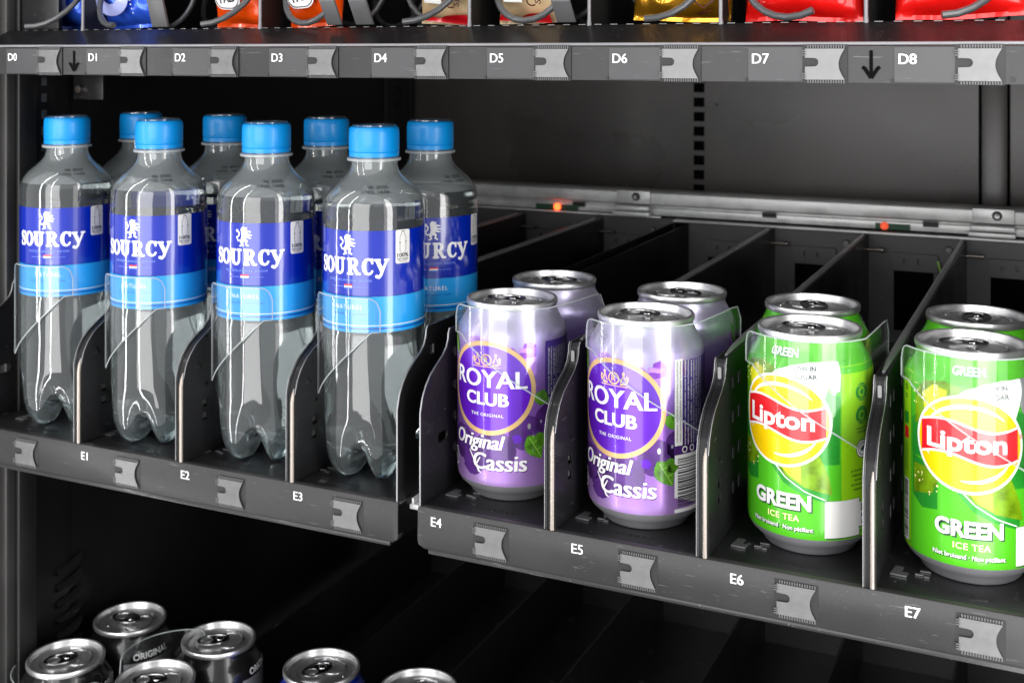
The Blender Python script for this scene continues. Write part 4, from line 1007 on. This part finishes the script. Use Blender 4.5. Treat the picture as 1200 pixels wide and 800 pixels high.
place(copy_tree(TE), -.0500, .6580, -2, 'green iced tea can, front one above the E7 code, cut by the right frame edge', 'can', GT)
place(copy_tree(TE), -.1426, .7200, 100, 'green iced tea can hidden behind the E6 front can, only rim and shoulder showing', 'can', GT)
place(copy_tree(TE), -.0520, .7260, 80, 'green iced tea can hidden behind the E7 front can, cut by the right edge', 'can', GT)

# ------------------------------------------------------------------ clear flaps
def flap(par, path, top, botf, name='clear_flap', r0=.008, th=.0009):
    """path: plan points (x, y); bottom edge height from botf(t) over the path, t in 0..1; ends rounded"""
    n = len(path); Ls = [0]
    for i in range(1, n): Ls.append(Ls[-1] + math.hypot(path[i][0] - path[i - 1][0], path[i][1] - path[i - 1][1]))
    T = Ls[-1]; V = []; F = []; E = []
    def nrm(i):
        a = path[max(i - 1, 0)]; b = path[min(i + 1, n - 1)]; dx, dy = b[0] - a[0], b[1] - a[1]; l = math.hypot(dx, dy); return (-dy / l, dx / l)
    edge = MB(); tops = []; bots = []
    for i, p in enumerate(path):
        s = Ls[i]; d = min(s, T - s); c = 0 if d >= r0 else r0 - math.sqrt(max(0, r0 * r0 - (r0 - d) ** 2))
        zt = top - c; zb = min(botf(s / T), zt - .001); N = nrm(i)
        for sg in (-1, 1):
            q = (p[0] + N[0] * th / 2 * sg, p[1] + N[1] * th / 2 * sg)
            V += [(q[0], q[1], zt), (q[0], q[1], zb)]
        tops.append((p[0], p[1], zt)); bots.append((p[0], p[1], zb))
    for i in range(n - 1):
        a = i * 4; F += [(a, a + 4, a + 5, a + 1), (a + 2, a + 3, a + 7, a + 6)]
    o = MB().add(V, F).build(name, M['flap'], par, smooth=60)
    loop = tops + bots[::-1] + [tops[0]]
    edge.tube(loop, th * .48, 6, False); edge.build('flap_edge', M['flap_edge'], o, smooth=60); return o
def arc(cx, cy, r, a0, a1, n=22): return [(cx + r * math.cos(R(a0 + (a1 - a0) * k / (n - 1))), cy + r * math.sin(R(a0 + (a1 - a0) * k / (n - 1)))) for k in range(n)]
# bottles: sheet hinged at the left, free end right of the middle
for k, (x, y, t) in enumerate(front):
    cd = -90 + math.degrees(tocam(x, y))     # direction to the camera as an angle
    p = arc(x, y, .0350, cd - 84, cd + 6, 30)
    flap(tl, p, -.1480, lambda s: -.2120 + .0435 * min(1, max(0, (s - .05) / .85)) ** 1.0)
# cans: sheet hinged at the right divider, wrapping round the front
for k, (x, y, dx) in enumerate(((-.3100, .6590, -.2665), (-.2230, .6530, -.1805), (-.1318, .6585, -.0965), (-.0500, .6580, -.0140))):
    cd = -90 + math.degrees(tocam(x, y))
    p = arc(x, y, .0354, cd - 70, cd + 52, 36); e = p[-1]
    p += [(e[0] + (dx - e[0]) * q, e[1] + (.700 - e[1]) * (q ** 1.25)) for q in (.2, .4, .6, .8, .93, 1.0)]
    def bf(s): return -.1650 - .050 * min(1, max(0, (s - .06) / .60)) if s < .66 else -.2150 + .045 * max(0, (s - .88) / .12)
    flap(tr_, p, -.1480, bf)

# ------------------------------------------------------------------ lowest tray and its cans
tF = empty('lower_tray', (0, 0, 0)); tag(tF, 'black tray at the bottom left holding the dark cans', 'shelf tray')
MB().box(-.706, -.008, .610, YB, FF - .0015, FF).build('tray_floor', M['black'], tF)
MB().box(-.706, -.008, .606, .6095, FF - .026, FF + .0005).build('front_strip', M['strip'], tF, bevel=.0008)
MB().box(-.706, -.008, YB, YB + .002, FF, FF + .10).build('motor_plate', M['black'], tF)
for x in (-.6300, -.5430, -.4550, -.3700, -.27, -.18, -.09):
    MB().box(x - .001, x + .001, .66, YB, FF, FF + .060).build('divider_sheet', M['black'], tF)
for k in range(8):
    x = -.66 + .086 * k
    b = MB()
    for q in range(4): b.box(x - .020 + q * .011, x - .013 + q * .011, YB - .004, YB - .001, FF + .070, FF + .083)
    b.box(x - .022, x + .022, YB - .002, YB - .0005, FF + .080, FF + .086); b.build('motor_bracket', M['bracket'], tF)
def dark_can(m, rot, extra=None):
    root = can_base('drink_can', m, rot)
    if extra:
        wrap('lettering', text(extra, .030, .0045, 0, .0975, bold=.03), M['white_ink'], root, RC, 2, zstep=.001)
        wrap('silver_panel', [poly(rect(-.022, .022, .05, .0935))], M['silver_ink'], root, RC, 1)
    return root
D1 = dark_can(M['dark_can'], R(20), 'ORIGINAL'); B1 = dark_can(M['blue_can'], R(60))
ZF = FF
GD = 'cans standing in the lowest tray'
place(D1, -.6720, .7260, 30, 'black can with white lettering on its shoulder, back left in the lowest tray', 'can', GD, ZF)
place(copy_tree(D1), -.6710, .6590, 80, 'black can at the bottom left corner, in front of the lettered black can', 'can', GD, ZF)
place(copy_tree(D1), -.5880, .7290, 70, 'black can behind the clear flap, right of the back left one', 'can', GD, ZF)
place(copy_tree(D1), -.5905, .6630, 60, 'black can cut by the bottom edge, second from the left corner', 'can', GD, ZF)
place(B1, -.4935, .7265, 65, 'blue can with a silver lid standing alone at the bottom', 'can', GD, ZF)
c2 = copy_tree(B1); place(c2, -.4160, .7310, 60, 'silver-topped can at the bottom whose body lies below the frame, right of the blue one', 'can', GD, ZF)
for ch in c2.children:
    if ch.name.startswith('can_body'): ch.data = ch.data.copy(); ch.data.materials[0] = M['dark_can']
for (x, y) in ((-.6710, .6590), (-.5905, .6630)):
    cd = -90 + math.degrees(tocam(x, y))
    p = arc(x, y, .0372, cd - 120, cd + 40, 36)
    flap(tF, p, -.4480, lambda s: -.50)
# flap whose curved top edge shows behind the second can
cd = -90 + math.degrees(tocam(-.59, .663)); flap(tF, arc(-.594, .690, .040, cd - 95, cd - 215, 24), -.4385, lambda s: -.49)
